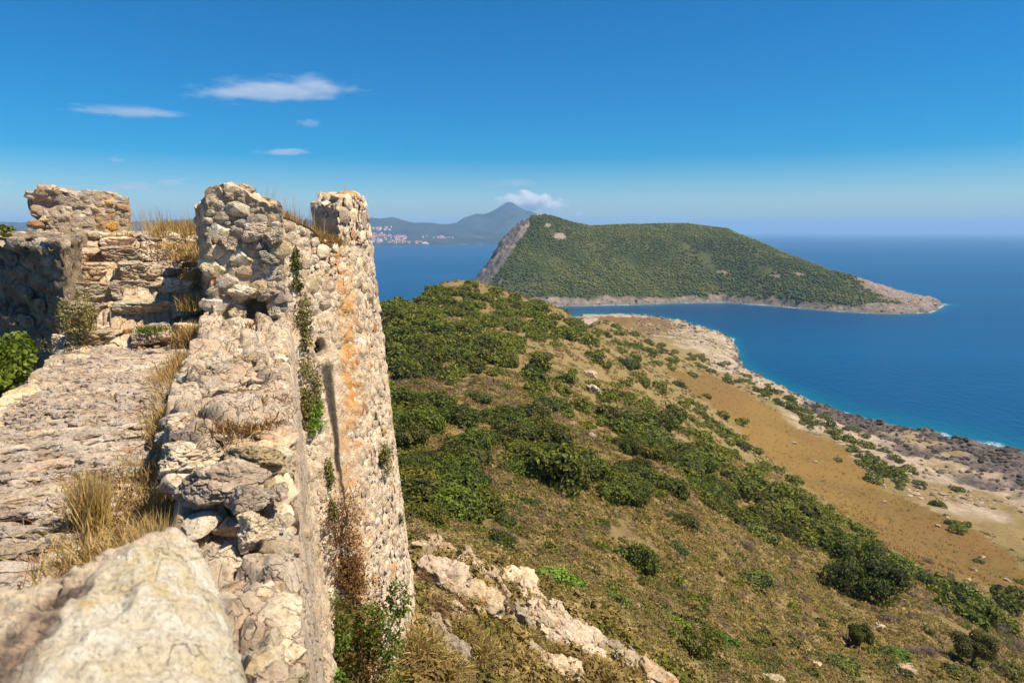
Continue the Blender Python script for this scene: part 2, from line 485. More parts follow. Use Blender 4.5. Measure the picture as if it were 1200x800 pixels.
def cape_h(x, y):
    P = np.stack([x, y, 0 * x], 1)
    xw = x + fbm(P, .02, 3, 5) * 5
    ry = np.interp(xw, rid[:, 0], rid[:, 1]); rz = np.interp(xw, rid[:, 0], rid[:, 2]) + H
    fy = np.interp(xw, cst[:, 0], cst[:, 1]) + fbm(P, .03, 4, 55) * 5
    rz = np.where((xw < rid[0, 0]) | (xw > rid[-1, 0]), -8, rz)
    tt = (y - fy) / np.maximum(ry - fy, 4)
    low = 6.5 * sstep(0, .06, tt)
    prof = low + (rz - 6.5) * (1 - (1 - np.clip((tt - .03) / .97, 0, 1)) ** 1.35)
    prof = np.where(rz < 8, rz * sstep(0, .5, tt), prof)
    back = rz * (1 - sstep(0, 1, (y - ry) / 170))
    z = np.where(tt < 1, prof, back)
    z = np.where(tt < 0, np.maximum(tt * 14, -8), z)
    z = np.where((y - ry) > 168, -8, z)
    z = z + fbm(P, .013, 4, 15) * 7.5 * sstep(5, 40, z) * sstep(1.0, .6, np.where(tt < 1, tt, 1)) 
    xc = -21 + (z - 60) * .72
    z = z - .5 * np.clip(xc - x, 0, 40) * sstep(8, 30, z) * (y < 1260)
    z = z + sstep(.5, 3, z) * (1 - sstep(10, 20, z)) * fbm(P, .12, 4, 33) * 1.6
    return z, tt, xw
CZ, CT, CXW = cape_h(CX, CY)
def bump2(px, py, y, rx, ry_):
    d = ray(px, py); kk = y / d[1]; x0, z0 = d[0] * kk, d[2] * kk + H
    return np.exp(-(((CX - x0) / rx) ** 2 + ((CZ - z0) / ry_) ** 2) ** 2) * (CT < 1.02)
wc = fbm(PC, .05, 4, 91)
crock = sstep(11, 7, CZ + wc * 4)
crock = np.maximum(crock, sstep(510, 590, CX + wc * 25) * 1.0)
crock = np.maximum(crock, sstep(.3, .6, bump2(630, 251, 1228, 9, 4) + wc * .3 - .1))
crock = np.maximum(crock, sstep(.35, .65, bump2(656, 277, 1180, 13, 6) * (.8 + wc * .8)))
crock = np.maximum(crock, sstep(.4, .6, bump2(641, 264, 1200, 6, 3) + wc * .3))
for q in [(578, 310, 6), (590, 324, 7), (572, 320, 7), (866, 320, 13), (895, 322, 9), (925, 320, 9), (845, 319, 8)]:
    crock = np.maximum(crock, .7 * sstep(.4, .75, bump2(q[0], q[1], 1150 if q[0] < 700 else 1120, q[2] * 1.3, 2.8) * (.7 + wc * .9)))
cliff = np.exp(-((CX + 31 - (CZ - 60) * .72) / 19) ** 4) * sstep(12, 25, CZ) * (CX < 30) * (CT < 1.6)
crock = np.maximum(crock, sstep(.35, .6, cliff * (1 + wc * .5)))
d_, d2_, _c = worley(np.stack([CX, CY, CZ], 1), .12, 8)
CZ2 = CZ + crock * (np.clip(d2_ - d_, 0, .7) - .02) * (2.5 + 9 * cliff + 2.5 * sstep(500, 540, CX)) * (CZ > .5)
crock = np.maximum(crock, sstep(530, 560, CX))
cdark = np.maximum(.4 * sstep(9, 3, CZ + wc * 5) * sstep(500, 540, CX), 0)
cdark = np.maximum.reduce([cdark, sstep(4.0, 1.8, CZ + wc * 1.5) * crock * .6, sstep(.15, .4, cliff) * sstep(.7, .3, wc)])  # last term paints the left cliff's shade into its rock colour
t = NT("cape_ground")
g = t.mix(t.ramp(t.noise(.02, 5, .6), .4, .6), (.04, .052, .014), (.075, .075, .022))
k_ = t.mix(t.ramp(t.noise(.1, 6, .75), .4, .62), (.30, .225, .17), (.19, .145, .12))
k_ = t.mix(t.ramp(t.noise(.35, 6, .75), .5, .68), k_, (.13, .10, .085))
k_ = t.mix(t.attr('dark'), k_, (.115, .10, .09))
g = t.mix(t.attr('rock'), g, k_)
M_cape = t.done(g, .95, t.bump(t.noise(.25, 8, .75), 2.0, .8), .1)
cape = obj("headland", np_mesh("headland", np.stack([CX, CY, CZ2], 1), grid_faces(len(cx), len(cyy)), [M_cape], {'rock': crock, 'dark': cdark}))
tag(cape, "wooded green headland with pale rock cliff and low rocky point across the bay", "headland", kind='structure')

# its woodland: one mass of small crowns
def ico(sub):
    b = bmesh.new(); bmesh.ops.create_icosphere(b, subdivisions=sub, radius=1)
    V = np.array([v.co[:] for v in b.verts]); Fc = np.array([[v.index for v in f.verts] for f in b.faces]); b.free()
    return V, Fc
I1, I2, I3, I4, I5 = ico(1), ico(2), ico(3), ico(4), ico(5)
def scatter_mesh(base, pts, scl, rot, jitter=0., seed=0):
    """copies of base (V,F) at pts with scale (n,3) and z rotation"""
    V, Fc = base; n = len(pts)
    r = np.random.default_rng(seed)
    c, s = np.cos(rot)[:, None], np.sin(rot)[:, None]
    VV = V[None] + r.normal(0, jitter, (n, len(V), 3)) if jitter else np.repeat(V[None], n, 0)
    VV = VV * scl[:, None, :]
    x = VV[..., 0] * c - VV[..., 1] * s; y = VV[..., 0] * s + VV[..., 1] * c
    out = np.stack([x, y, VV[..., 2]], -1) + pts[:, None, :]
    FF = (Fc[None] + (np.arange(n) * len(V))[:, None, None]).reshape(-1, Fc.shape[1])
    return out.reshape(-1, 3), FF
n = 36000
sx = rng.uniform(-60, 640, n); sy = rng.uniform(910, 1330, n)
sz, st, _ = cape_h(sx, sy)
ii = np.clip(((sx + 110) / 2.2).astype(int), 0, len(cx) - 1) * len(cyy) + np.clip(((sy - 870) / 3).astype(int), 0, len(cyy) - 1)
dens = fbm(np.stack([sx, sy, 0 * sx], 1), .03, 3, 12)
ok = (crock[ii] < .35) & (sz > 7) & (st < 1.15) & (dens > -.75 + rng.uniform(-.3, .3, n)) & (rng.uniform(0, 1, n) < np.where(sx > 480, .8, 1))
sx, sy, sz = sx[ok], sy[ok], sz[ok]
rad = rng.uniform(.8, 2.1, len(sx)) * np.where(sz < 45, 1.15, 1.)
V, Fc = scatter_mesh(I1, np.stack([sx, sy, sz + rad * .25], 1), np.stack([rad, rad, rad * rng.uniform(.6, .95, len(sx))], 1), rng.uniform(0, 6.3, len(sx)), .16, 3)
base = np.array([[.066, .088, .014], [.085, .108, .017], [.115, .132, .024], [.10, .098, .026]])
ci = rng.integers(0, 4, len(sx))
pch = fbm(np.stack([sx, sy, 0 * sx], 1), .012, 4, 66)[:, None]
bc = base[ci] * rng.uniform(.75, 1.2, (len(sx), 1)) * (1 + .35 * np.clip(pch, -1, 1)) * (1 + np.array([[.25, .1, 0]]) * np.clip(pch * 2, 0, 1))
tc = np.repeat(bc, len(I1[0]), 0)
wood = obj("woodland", np_mesh("woodland", V, Fc, [M_tint], {'tint': tc}))
tag(wood, "dense low evergreen woodland covering the headland across the bay", "woodland", kind='stuff')

# ------------------------------------------------------------------ far coast and mountain
mx = np.linspace(-5200, 3200, 260); my = np.linspace(5000, 10500, 120)
MX, MY = np.meshgrid(mx, my, indexing='ij'); MX = MX.ravel(); MY = MY.ravel()
PM = np.stack([MX, MY, 0 * MX], 1)
def skyline(tab, y):
    tab = np.array([pc(px, py, y) for px, py in tab]); return lambda x: np.interp(x, tab[:, 0], tab[:, 2] + H)
s1 = skyline([(-400, 262), (0, 262), (300, 260), (433, 259), (450, 259), (470, 262), (490, 263), (515, 264), (535, 266), (560, 272), (600, 276), (640, 284), (700, 292)], 6900)
s2 = skyline([(300, 266), (433, 268), (500, 268), (532, 265), (545, 259), (558, 253), (566, 252.5), (574, 250), (586, 243.5), (594, 240), (598, 240), (606, 243), (616, 249), (630, 253), (650, 259), (680, 266), (720, 276), (760, 290)], 8800)
def far_h(x, y):
    P = np.stack([x, y, 0 * x], 1)
    k1 = s1(x * 6900 / y) * np.exp(-((y - 6900) / 900) ** 2)
    k2 = s2(x * 8800 / y) * np.exp(-((y - 8800) / 1000) ** 2)
    shore = 5330 + fbm(P, .0012, 3, 7) * 60 + 380 * sstep(-900, -350, x)
    fl = sstep(shore - 60, shore + 60, y)
    z = np.maximum(k1, k2) + 14 * sstep(shore, shore + 500, y)
    z = z + fbm(P, .0035, 5, 44) * np.clip(z * .14, 0, 26)
    fl = fl * sstep(1500, 1150, x * 8800 / y)
    return z * fl - 10 * (1 - fl)
MZ = far_h(MX, MY)
t = NT("far_mountain")
g = t.mix(t.ramp(t.noise(.003, 6, .7), .42, .6), (.022, .03, .024), (.042, .048, .038))
g = t.mix(t.ramp(t.noise(.009, 6, .75), .56, .68), g, (.12, .11, .09))
M_far = t.done(g, .95, t.bump(t.noise(.01, 8, .7), 40., .6), .1)
far = obj("mountain", np_mesh("mountain", np.stack([MX, MY, MZ], 1), grid_faces(len(mx), len(my)), [M_far]))
tag(far, "hazy blue mountain with pointed peak above the far coast", "mountain", kind='structure')

# far town
t = NT("house_plaster"); M_plaster = t.done(t.hsv((.80, .72, .64), .5, 1., t.ramp(t.rand(), 0, 1, .7, 1.1)), .9)
t = NT("roof_tile"); M_roof = t.done(t.hsv((.50, .16, .09), .5, 1., t.ramp(t.rand(), 0, 1, .7, 1.3)), .9)
def house_mesh(w, d, h, rh):
    V = [(-w, -d, -3), (w, -d, -3), (w, d, -3), (-w, d, -3), (-w, -d, h), (w, -d, h), (w, d, h), (-w, d, h)]
    e = .6
    V += [(-w - e, -d - e, h - .2), (w + e, -d - e, h - .2), (w + e, d + e, h - .2), (-w - e, d + e, h - .2), (-w * .6, 0, h + rh), (w * .6, 0, h + rh)]
    q = [(0, 1, 5, 4), (1, 2, 6, 5), (2, 3, 7, 6), (3, 0, 4, 7), (8, 9, 13, 12), (10, 11, 12, 13)]
    tr = [(9, 10, 13), (11, 8, 12)]
    return np_mesh("house", V, [np.array(q), np.array(tr)], [M_plaster, M_roof], smooth=False, matidx=[0, 0, 0, 0, 1, 1, 1, 1])
HM = [house_mesh(7, 6, 9, 3), house_mesh(10, 6, 7, 3.5), house_mesh(6, 5, 13, 2.5), house_mesh(14, 7, 11, 3)]
hp = []
while len(hp) < 150:
    px = 425 + 82 * random.random() ** 1.1; y = random.uniform(5420, 5950)
    if px > 478 and y > 5560: continue
    hp.append(((px - 600) / F * y * 1.0, y))
for k in range(26): hp.append(((random.uniform(430, 462) - 600) / F * 6250, 6250 + random.uniform(-150, 150)))
for k in range(14): hp.append(((random.uniform(490, 530) - 600) / F * 5900, 5900 + random.uniform(-90, 60)))
hpz = far_h(np.array([p[0] for p in hp]), np.array([p[1] for p in hp]))
for (x, y), z in zip(hp, hpz):
    o = obj("house", random.choice(HM), None, (x, y, max(z, 0) + .5))
    o.rotation_euler.z = random.uniform(-.6, .6)
    tag(o, "tiny white house with red roof in the town on the far shore", "house", "houses of the far shore town")

# ------------------------------------------------------------------ sea
saz = np.radians(np.concatenate([np.arange(-180, -40, 5.), np.arange(-40, 45, .25), np.arange(45, 181, 5.)]))
sr = np.concatenate([[60, 120, 180], np.exp(np.arange(math.log(220), math.log(2200), .009)), np.exp(np.arange(math.log(2300), math.log(70000), .09))])
R_, A_ = np.meshgrid(sr, saz, indexing='ij')
SX, SY = (R_ * np.sin(A_)).ravel(), (R_ * np.cos(A_)).ravel()
dep = np.full(len(SX), 60.)
m = (R_.ravel() < 1150); dep[m] = -base_h(SX[m], SY[m])
m2 = (SX > -130) & (SX < 720) & (SY > 850) & (SY < 1510)
ch, ct, _ = cape_h(SX[m2], SY[m2])
fy = np.interp(SX[m2], cst[:, 0], cst[:, 1]); ry2 = np.interp(SX[m2], rid[:, 0], rid[:, 1])
dist = np.where(SY[m2] < ry2, fy - SY[m2], SY[m2] - ry2 - 165)
ex = np.maximum(SX[m2] - 660, 0); dist = np.where(ex > 0, np.hypot(ex, np.minimum(dist, 0) * 0 + np.clip(np.abs(SY[m2] - 1030) - 8, 0, None)), dist)
dep[m2] = np.minimum(dep[m2], np.clip(dist * .35, -5, 60))
t = NT("sea_water")
dpt = t.attr('depth')
wn = t.noise(.035, 4, .6, co=t.scalevec(t.pos, (1, .45, 1)))
c = t.mix(t.ramp(t.noise(.0016, 4, .6, co=t.scalevec(t.pos, (.35, 1.4, 1))), .35, .68), (.0, .042, .120), (.0, .060, .150))
c = t.mix(t.ramp(t.math('ADD', dpt, t.math('MULTIPLY', wn, 5.)), 2.5, 15, .75, 0), c, (.0, .11, .15))
foam = t.math('MULTIPLY', t.ramp(t.math('ADD', dpt, t.math('MULTIPLY', t.math('SUBTRACT', t.noise(.05, 5, .7), .5), 9.)), -.6, 1.4, 1, 0), t.ramp(t.noise(.35, 6, .75), .42, .58))
c = t.mix(foam, c, (.75, .80, .82))
nb = t.bump(t.noise(.16, 6, .65, co=t.scalevec(t.pos, (1., .6, 1))), 1.6, .5)
M_sea = t.done(c, .32, nb, .12)
sea = obj("sea", np_mesh("sea", np.stack([SX, SY, 0 * SX], 1), grid_faces(len(sr), len(saz)), [M_sea], {'depth': dep}))
tag(sea, "deep blue sea stretching from the rocky coast to the horizon", "sea", kind='structure')

# ------------------------------------------------------------------ haze
hb = bpy.data.meshes.new("haze"); b = bmesh.new(); bmesh.ops.create_cube(b, size=1); b.to_mesh(hb); b.free()
t = NT("haze_air")
pv = t.n("ShaderNodeVolumePrincipled"); pv.inputs['Color'].default_value = (.36, .60, .86, 1); pv.inputs['Density'].default_value = 0.88e-4
t.l(pv.outputs[0], t.out.inputs['Volume'])
hb.materials.append(t.m)
haze = obj("haze", hb, None, (0, 0, 215))
haze.scale = (150000, 150000, 560)
tag(haze, "thin blue summer haze over the sea and far coast", "haze", kind='stuff')

# ------------------------------------------------------------------ clouds
def cloud_mat(seed, dens, sc):
    t = NT("cloud_vapour")
    tc = t.n("ShaderNodeTexCoord").outputs['Object']
    ln = t.n("ShaderNodeVectorMath", operation='LENGTH'); t.l(tc, ln.inputs[0])
    of = t.n("ShaderNodeVectorMath", operation='ADD'); t.l(t.scalevec(t.pos, sc), of.inputs[0]); of.inputs[1].default_value = (seed * 13.1, seed * 7.7, 0)
    nz = t.noise(1., 6, .62, co=of.outputs[0])
    a = t.math('ADD', t.math('SUBTRACT', 1., ln.outputs['Value']), t.math('MULTIPLY', t.math('SUBTRACT', nz, .5), 2.6))
    d = t.math('MULTIPLY', t.ramp(a, .12, .75), dens)
    v = t.n("ShaderNodeVolumePrincipled"); v.inputs['Color'].default_value = (.96, .96, .97, 1); v.inputs['Anisotropy'].default_value = .2
    t.l(d, v.inputs['Density']); t.l(v.outputs[0], t.out.inputs['Volume'])
    return t.m
def cloud(px, py, rx, ry, y, dens, label, seed, lump=1., tilt=0., wide=1.):
    d = ray(px, py); k = y / d[1]
    V = I3[0] * 1.0
    me = np_mesh("cloud", V, I3[1], [cloud_mat(seed, dens, (lump / (rx * k), lump / (rx * k), lump / (ry * k) / wide))])
    s = k / F
    o = obj("cloud", me, None, (d[0] * k, y, H + d[2] * k))
    for mt in me.materials:
        pass
    o.scale = (rx * s, rx * s * .6, ry * s)
    o.rotation_euler.y = tilt
    nd = [q for q in me.materials[0].node_tree.nodes if q.type == 'VECT_MATH' and q.operation == 'MULTIPLY'][0]
    nd.inputs[1].default_value = (lump / (rx * s) , lump / (rx * s), wide / (ry * s))
    tag(o, label, "cloud")
    return o
CL = "above the castle ruins"
cloud(325, 105, 118, 12, 11000, .0015, "largest wispy white cloud streak high over the broken castle wall", 1, 2.6, -.06, .9)
cloud(148, 131, 82, 5.5, 11000, .0015, "long thin flat white cloud left of the largest streak", 2, 1.6, .02, 1.)
cloud(333, 178, 46, 5, 12000, .0018, "faint level cloud sliver over the rubble pier", 3, 1.4, 0, .9)
cloud(362, 145, 22, 6, 12000, .0014, "small faint cloud puff just below the largest streak", 4, 1.5, 0, .9)
cloud(137, 187, 14, 4, 12000, .0018, "tiny pale cloud dash above the leftmost merlon", 5, 1.2, 0, .8)
cloud(203, 213, 24, 5, 13000, .0022, "short bright cloud sliver low between merlon and rubble pier", 6, 1.2, -.05, .8)
cloud(150, 219, 55, 7, 14000, .0010, "dim stretched cloud low behind the leftmost merlon", 7, 1.6, 0, .8)
cloud(8, 214, 20, 4, 14000, .0014, "faint low cloud at the picture's left edge", 8, 1.2, 0, .8)
cloud(600, 215, 40, 7, 16000, .0004, "very faint veil of cloud above the mountain peak", 9, 1.5, 0, .8)
cloud(614, 236, 36, 14, 15000, .014, "bright puffy white cloud beside the mountain peak", 10, 2.2, 0, 1.2)
cloud(645, 241, 28, 11, 15200, .009, "smaller puffy cloud right of the one at the peak", 11, 2.2, 0, 1.2)
cloud(677, 251, 14, 5, 18000, .004, "small flat cloud at right end of the peak clouds", 12, 1.5, 0, 1.)

# ================================================================== castle
def rock_V(base, rg, cuts=9, blocky=0., nz=.12, smooth_cut=.0):
    """angular rock: a sphere of points cut back by random planes"""
    V = base.copy()
    if blocky:
        m = np.abs(V).max(1, keepdims=True)
        V = V * (1 - blocky) + (V / m) * blocky * .85
    for _ in range(cuts):
        nrm = rg.normal(size=3); nrm /= np.linalg.norm(nrm)
        dlim = rg.uniform(.5, .85)
        e = V @ nrm - dlim
        V = V - np.clip(e, 0, None)[:, None] * nrm * .92
    if nz:
        o = rg.uniform(0, 50, 3)
        V = V + vec_noise(V + o, 1.8, nz, 2, 3) + vec_noise(V + o, 5., nz * .4, 3, 5)
        if len(V) > 600:
            d, d2, c = worley(V + o, 2.6, 7)
            nn = V / np.linalg.norm(V, axis=1)[:, None]
            e = -.10 * np.clip(1 - (d2 - d) / .14, 0, 1) - .09 * np.clip(1 - worley(V + o, 5.5, 3)[0] / .42, 0, 1) * (fbm(V + o, 1.5, 2, 6) > 0) + fbm(V + o, 9., 3, 8) * .025
            V = V + nn * e[:, None]
    V = V - (V.max(0) + V.min(0)) / 2
    return V / np.abs(V).max(0)

def rock_mesh(name, base, mat, seed, **k):
    V = rock_V(base[0], np.random.default_rng(seed), **k)
    me = np_mesh(name, V, base[1], [mat])
    me.set_sharp_from_angle(angle=RAD(28))
    return me

# flat wall stones (cheap, shared)
WALLST = [rock_V(I2[0], np.random.default_rng(200 + i), 11, .55, .05) for i in range(9)]
def wall_mesh_set(name, mat): return [np_mesh(name, v, I2[1], [mat], smooth=False) for v in WALLST]
WM = {'s': wall_mesh_set("stone", M_stone), 'g': wall_mesh_set("stone", M_grey), 'o': wall_mesh_set("stone", M_orange), 'r': wall_mesh_set("brick", M_red)}
SHADEST = wall_mesh_set("stone", M_shade)
BIGST = {'s': [rock_mesh("stone", I5, M_stone, 300 + i, cuts=11, blocky=.45, nz=.1) for i in range(7)],
         'g': [rock_mesh("stone", I5, M_grey, 330 + i, cuts=12, blocky=.4, nz=.07) for i in range(5)]}
MIDST = {'s': [rock_mesh("stone", I3, M_stone, 350 + i, cuts=13, blocky=.5, nz=.09) for i in range(7)],
         'g': [rock_mesh("stone", I3, M_grey, 370 + i, cuts=13, blocky=.5, nz=.08) for i in range(5)],
         'o': [rock_mesh("stone", I3, M_orange, 390 + i, cuts=10, blocky=.3, nz=.08) for i in range(3)]}

PAVST = [rock_mesh("paving_stone", I4, M_pave, 410 + i, cuts=10, blocky=.3, nz=.12) for i in range(6)]

BLOCKST = [rock_mesh("step_block", I5, M_stone, 430 + i, cuts=6, blocky=.85, nz=.08) for i in range(8)]

def basis(ax, up, nrm, loc, s):
    M = Matrix.Identity(4)
    for i, (a, k) in enumerate(zip((ax, up, nrm), s)):
        for j in range(3): M[j][i] = a[j] * k
    for j in range(3): M[j][3] = loc[j]
    return M

def put(name, me, parent, M):
    o = bpy.data.objects.new(name, me); COL.objects.link(o)
    o.parent = parent
    o.matrix_local = Matrix.Translation(-parent.location) @ M
    return o

def put_rock(name, me, parent, u, v, z, su, sv, sz, yaw=0., tilt=(0, 0)):
    """rock with half sizes along the wall, across it and up"""
    R = Matrix.Rotation(-WA, 4, 'Z') @ Matrix.Rotation(yaw, 4, 'Z') @ Matrix.Rotation(tilt[0], 4, 'X') @ Matrix.Rotation(tilt[1], 4, 'Y')
    M = Matrix.Translation(uvz1(u, v, z)) @ R @ Matrix.Diagonal((sv, su, sz, 1))
    return put(name, me, parent, M)

def darts(n, x0, x1, y0, y1, size, tries, seed, aspect=1.6, keep=None, gap=.9):
    rg = np.random.default_rng(seed); P = []
    out = np.zeros((0, 3))
    for k in range(tries):
        if len(P) >= n: break
        x, y = rg.uniform(x0, x1), rg.uniform(y0, y1)
        r = size(rg, k / tries)
        if keep and not keep(x, y, r): continue
        if len(P):
            a = out[:len(P)]
            if (((a[:, 0] - x) / aspect) ** 2 + (a[:, 1] - y) ** 2 < ((a[:, 2] + r) * gap) ** 2).any(): continue
        if len(P) >= len(out): out = np.concatenate([out, np.zeros((256, 3))])
        out[len(P)] = (x, y, r); P.append((x, y, r))
    return P

def sbox(fn, na, nb, nc, disp):
    """closed displaced box: fn maps (a,b,c) in 0..1 to points, disp moves the points"""
    Vs, Fs, off = [], [], 0
    def face(fa, n, m, flip):
        nonlocal off
        A, B = np.meshgrid(np.linspace(0, 1, n), np.linspace(0, 1, m), indexing='ij')
        A, B = A.ravel(), B.ravel()
        Vs.append(fn(*fa(A, B)))
        f = grid_faces(n, m, off)
        Fs.append(f[:, ::-1] if flip else f); off += n * m
    z = np.zeros_like
    face(lambda a, b: (a, b, z(a) + 1), na, nb, False)
    face(lambda a, b: (a, z(a), b), na, nc, False)
    face(lambda a, b: (a, z(a) + 1, b), na, nc, True)
    face(lambda a, b: (z(a), a, b), nb, nc, True)
    face(lambda a, b: (z(a) + 1, a, b), nb, nc, False)
    V = np.concatenate(Vs)
    return disp(V), np.concatenate(Fs)

def quadbox(cs, z0, z1):
    """cs: four (u,v) corners a0b0, a1b0, a1b1, a0b1; z1 may be a function of u,v"""
    cs = np.array(cs, float)
    def fn(a, b, c):
        p = (cs[0] * ((1 - a) * (1 - b))[:, None] + cs[1] * (a * (1 - b))[:, None] + cs[2] * (a * b)[:, None] + cs[3] * ((1 - a) * b)[:, None])
        top = z1(p[:, 0], p[:, 1]) if callable(z1) else z1
        return uvz(p[:, 0], p[:, 1], z0 + (top - z0) * c)
    return fn

def rubble_disp(amp=.03, seed=0, big=.04):
    def f(V):
        d, d2, c = worley(V, 5.5, seed)
        k = np.clip(d2 - d, 0, .35) / .35
        V = V + vec_noise(V, 1.3, big, 3, seed + 2)
        return V + vec_noise(V, 9, amp, 4, seed + 1) * (.4 + .6 * k[:, None])
    return f

# ---------------------------------------------------------------- wall walk
def EP(u): return np.interp(u, [1.5, 3, 4.3, 6.5, 9], [-.46, -.55, -.69, -.93, -.88])
walk = empty("wall_walk", uvz1(4, -1.2, -8), "broad ruined stone wall top leading from the camera to the broken steps", "castle wall")
nu, nv = 430, 130
U, Vv = np.meshgrid(np.linspace(.2, 9.5, nu), np.linspace(-2.95, .07, nv), indexing='ij')
U, Vv = U.ravel(), Vv.ravel()
PW = np.stack([U, Vv, 0 * U], 1)
edge_l = -2.14 + fbm(PW * [1, 0, 0], .9, 4, 3) * .12 + .08 * sstep(7, 9, U)
edge_p = EP(U) + fbm(PW * [1, 0, 0], 1.6, 4, 8) * .07
zw = -1.56 + .30 * np.clip((U - 2.5) / 5.8, 0, 1.1)
ridges = fbm(np.stack([U * 2.6 + Vv * 1.1, Vv * 1.2, 0 * U], 1), 1., 5, 12)
zw = zw + fbm(PW, .8, 3, 14) * .05 + ridges * .013 + fbm(PW, 6, 5, 15, .6) * .02
d, d2, cid = worley(np.stack([U * 1.5 + fbm(PW, 1.5, 3, 77) * .3, Vv * .85, 0 * U], 1), 3.6, 17)
flag = sstep(.02, .16, d2 - d) * sstep(-.25, .2, fbm(PW, .7, 3, 19) + cid * .35)
zw = zw + flag * (.016 + cid * .012)
prof = np.interp(U, [0, 1.6, 2.6, 3.2, 3.6, 4.2, 5, 6, 7, 8, 9], [-1.36, -1.34, -1.33, -1.28, -1.17, -1.10, -1.1, -1.1, -1.08, -1.02, -1.0])
d, d2, cid = worley(np.stack([U, Vv, 0 * U + .3], 1) + vec_noise(PW, 2, .06, 2, 5), 3.4, 27)
zp = prof + fbm(PW, 1.6, 4, 24) * .06 + fbm(PW, 7, 5, 25, .65) * .035 + fbm(PW, 18, 2, 26) * .012 + cid * .07 * sstep(.0, .12, d2 - d) - .10 * sstep(.14, 0., d2 - d)
kp = sstep(edge_p - .05, edge_p + .04, Vv)
zz = zw * (1 - kp) + np.maximum(zp, zw) * kp
zz = zz - sstep(edge_l + .02, edge_l - .16, Vv) * (1.2 + fbm(PW, 3, 3, 5) * .2) - sstep(edge_l - .15, edge_l - .4, Vv) * 2.5
zz = zz - .5 * sstep(.0, .07, Vv) - .05 * sstep(-.10, -.02, Vv + fbm(PW, 3, 3, 35) * .03)
soil = sstep(.25, -.15, flag - .3 + fbm(PW, 1.1, 4, 41) * .5) * (1 - kp) + .6 * sstep(-1.55, -1.0, Vv + fbm(PW, 1., 3, 43) * .3) * (1 - kp) * sstep(8., 6.5, U)
t = NT("trodden_wall_top")
g0 = t.mix(t.ramp(t.noise(2.2, 6, .7), .4, .62), (.66, .49, .33), (.74, .60, .44))
g0 = t.mix(t.ramp(t.noise(11, 6, .75), .5, .72), g0, (.40, .28, .17))
g0 = t.mix(t.ramp(t.noise(5, 6, .7, dist=.5), .6, .74), g0, (.20, .15, .12))
g0 = t.mix(t.ramp(t.noise(3.1, 6, .75), .6, .72, 0, .8), g0, (.52, .30, .10))
s0 = t.mix(t.ramp(t.noise(9, 6, .75), .4, .65), (.36, .235, .13), (.50, .365, .23))
s0 = t.mix(t.ramp(t.noise(45, 4, .75), .48, .62), s0, (.56, .45, .33))
sm = t.ramp(t.math('ADD', t.attr('soil'), t.math('MULTIPLY', t.math('SUBTRACT', t.noise(6, 6, .75), .5), 2.0)), .48, .95)
g0 = t.mix(sm, g0, s0)
g0 = t.mix(t.ramp(t.noise(60, 4, .75), .28, .55, .5, 0), g0, (.12, .09, .07))
wq = t.n("ShaderNodeVectorMath", operation='ADD'); t.l(t.pos, wq.inputs[0])
nq = t.n("ShaderNodeTexNoise"); t.l(t.pos, nq.inputs['Vector']); nq.inputs['Scale'].default_value = 10
sq = t.n("ShaderNodeVectorMath", operation='SCALE'); t.l(nq.outputs['Color'], sq.inputs[0]); sq.inputs['Scale'].default_value = .25
t.l(sq.outputs[0], wq.inputs[1])
ck = t.ramp(t.voro(7, 'DISTANCE_TO_EDGE', wq.outputs[0]), .0, .05, .6, 0.)
g0 = t.mix(ck, g0, (.13, .095, .07))
nb = t.bump(t.noise(18, 8, .75), .035, .9); nb = t.bump(t.noise(80, 5, .8), .012, .9, nb); nb = t.bump(ck, -.02, .9, nb)
M_path = t.done(g0, .95, nb, .1)
me = np_mesh("paving", uvz(U, Vv, zz), grid_faces(nu, nv)[:, ::-1], [M_path], {'soil': np.clip(soil, 0, 1)})
obj("paving", me, walk, walk.location)
# outer battered face
ua, za = np.meshgrid(np.linspace(-3, 10, 240), np.linspace(0, 1, 170), indexing='ij')
ua, za = ua.ravel(), za.ravel()
ztop = np.interp(ua, [-3, 1.6, 3.2, 4.2, 9], [-1.40, -1.40, -1.34, -1.17, -1.07])
zf = ztop + (-10 - ztop) * za
V = uvz(ua, .0 - .04 + .085 * (ztop - zf), zf)
V = V + vec_noise(V, 1.2, .05, 3, 61) + vec_noise(V, 7, .04, 4, 62)
d, d2, cid = worley(V, 4.5, 63)
V = V - EV[None] * .05 + (EV * 1.)[None] * (np.clip(d2 - d, 0, .2) * .18 + cid * .015)[:, None]
obj("wall_face", np_mesh("wall_face", V, grid_faces(240, 170), [M_mortar]), walk, walk.location)

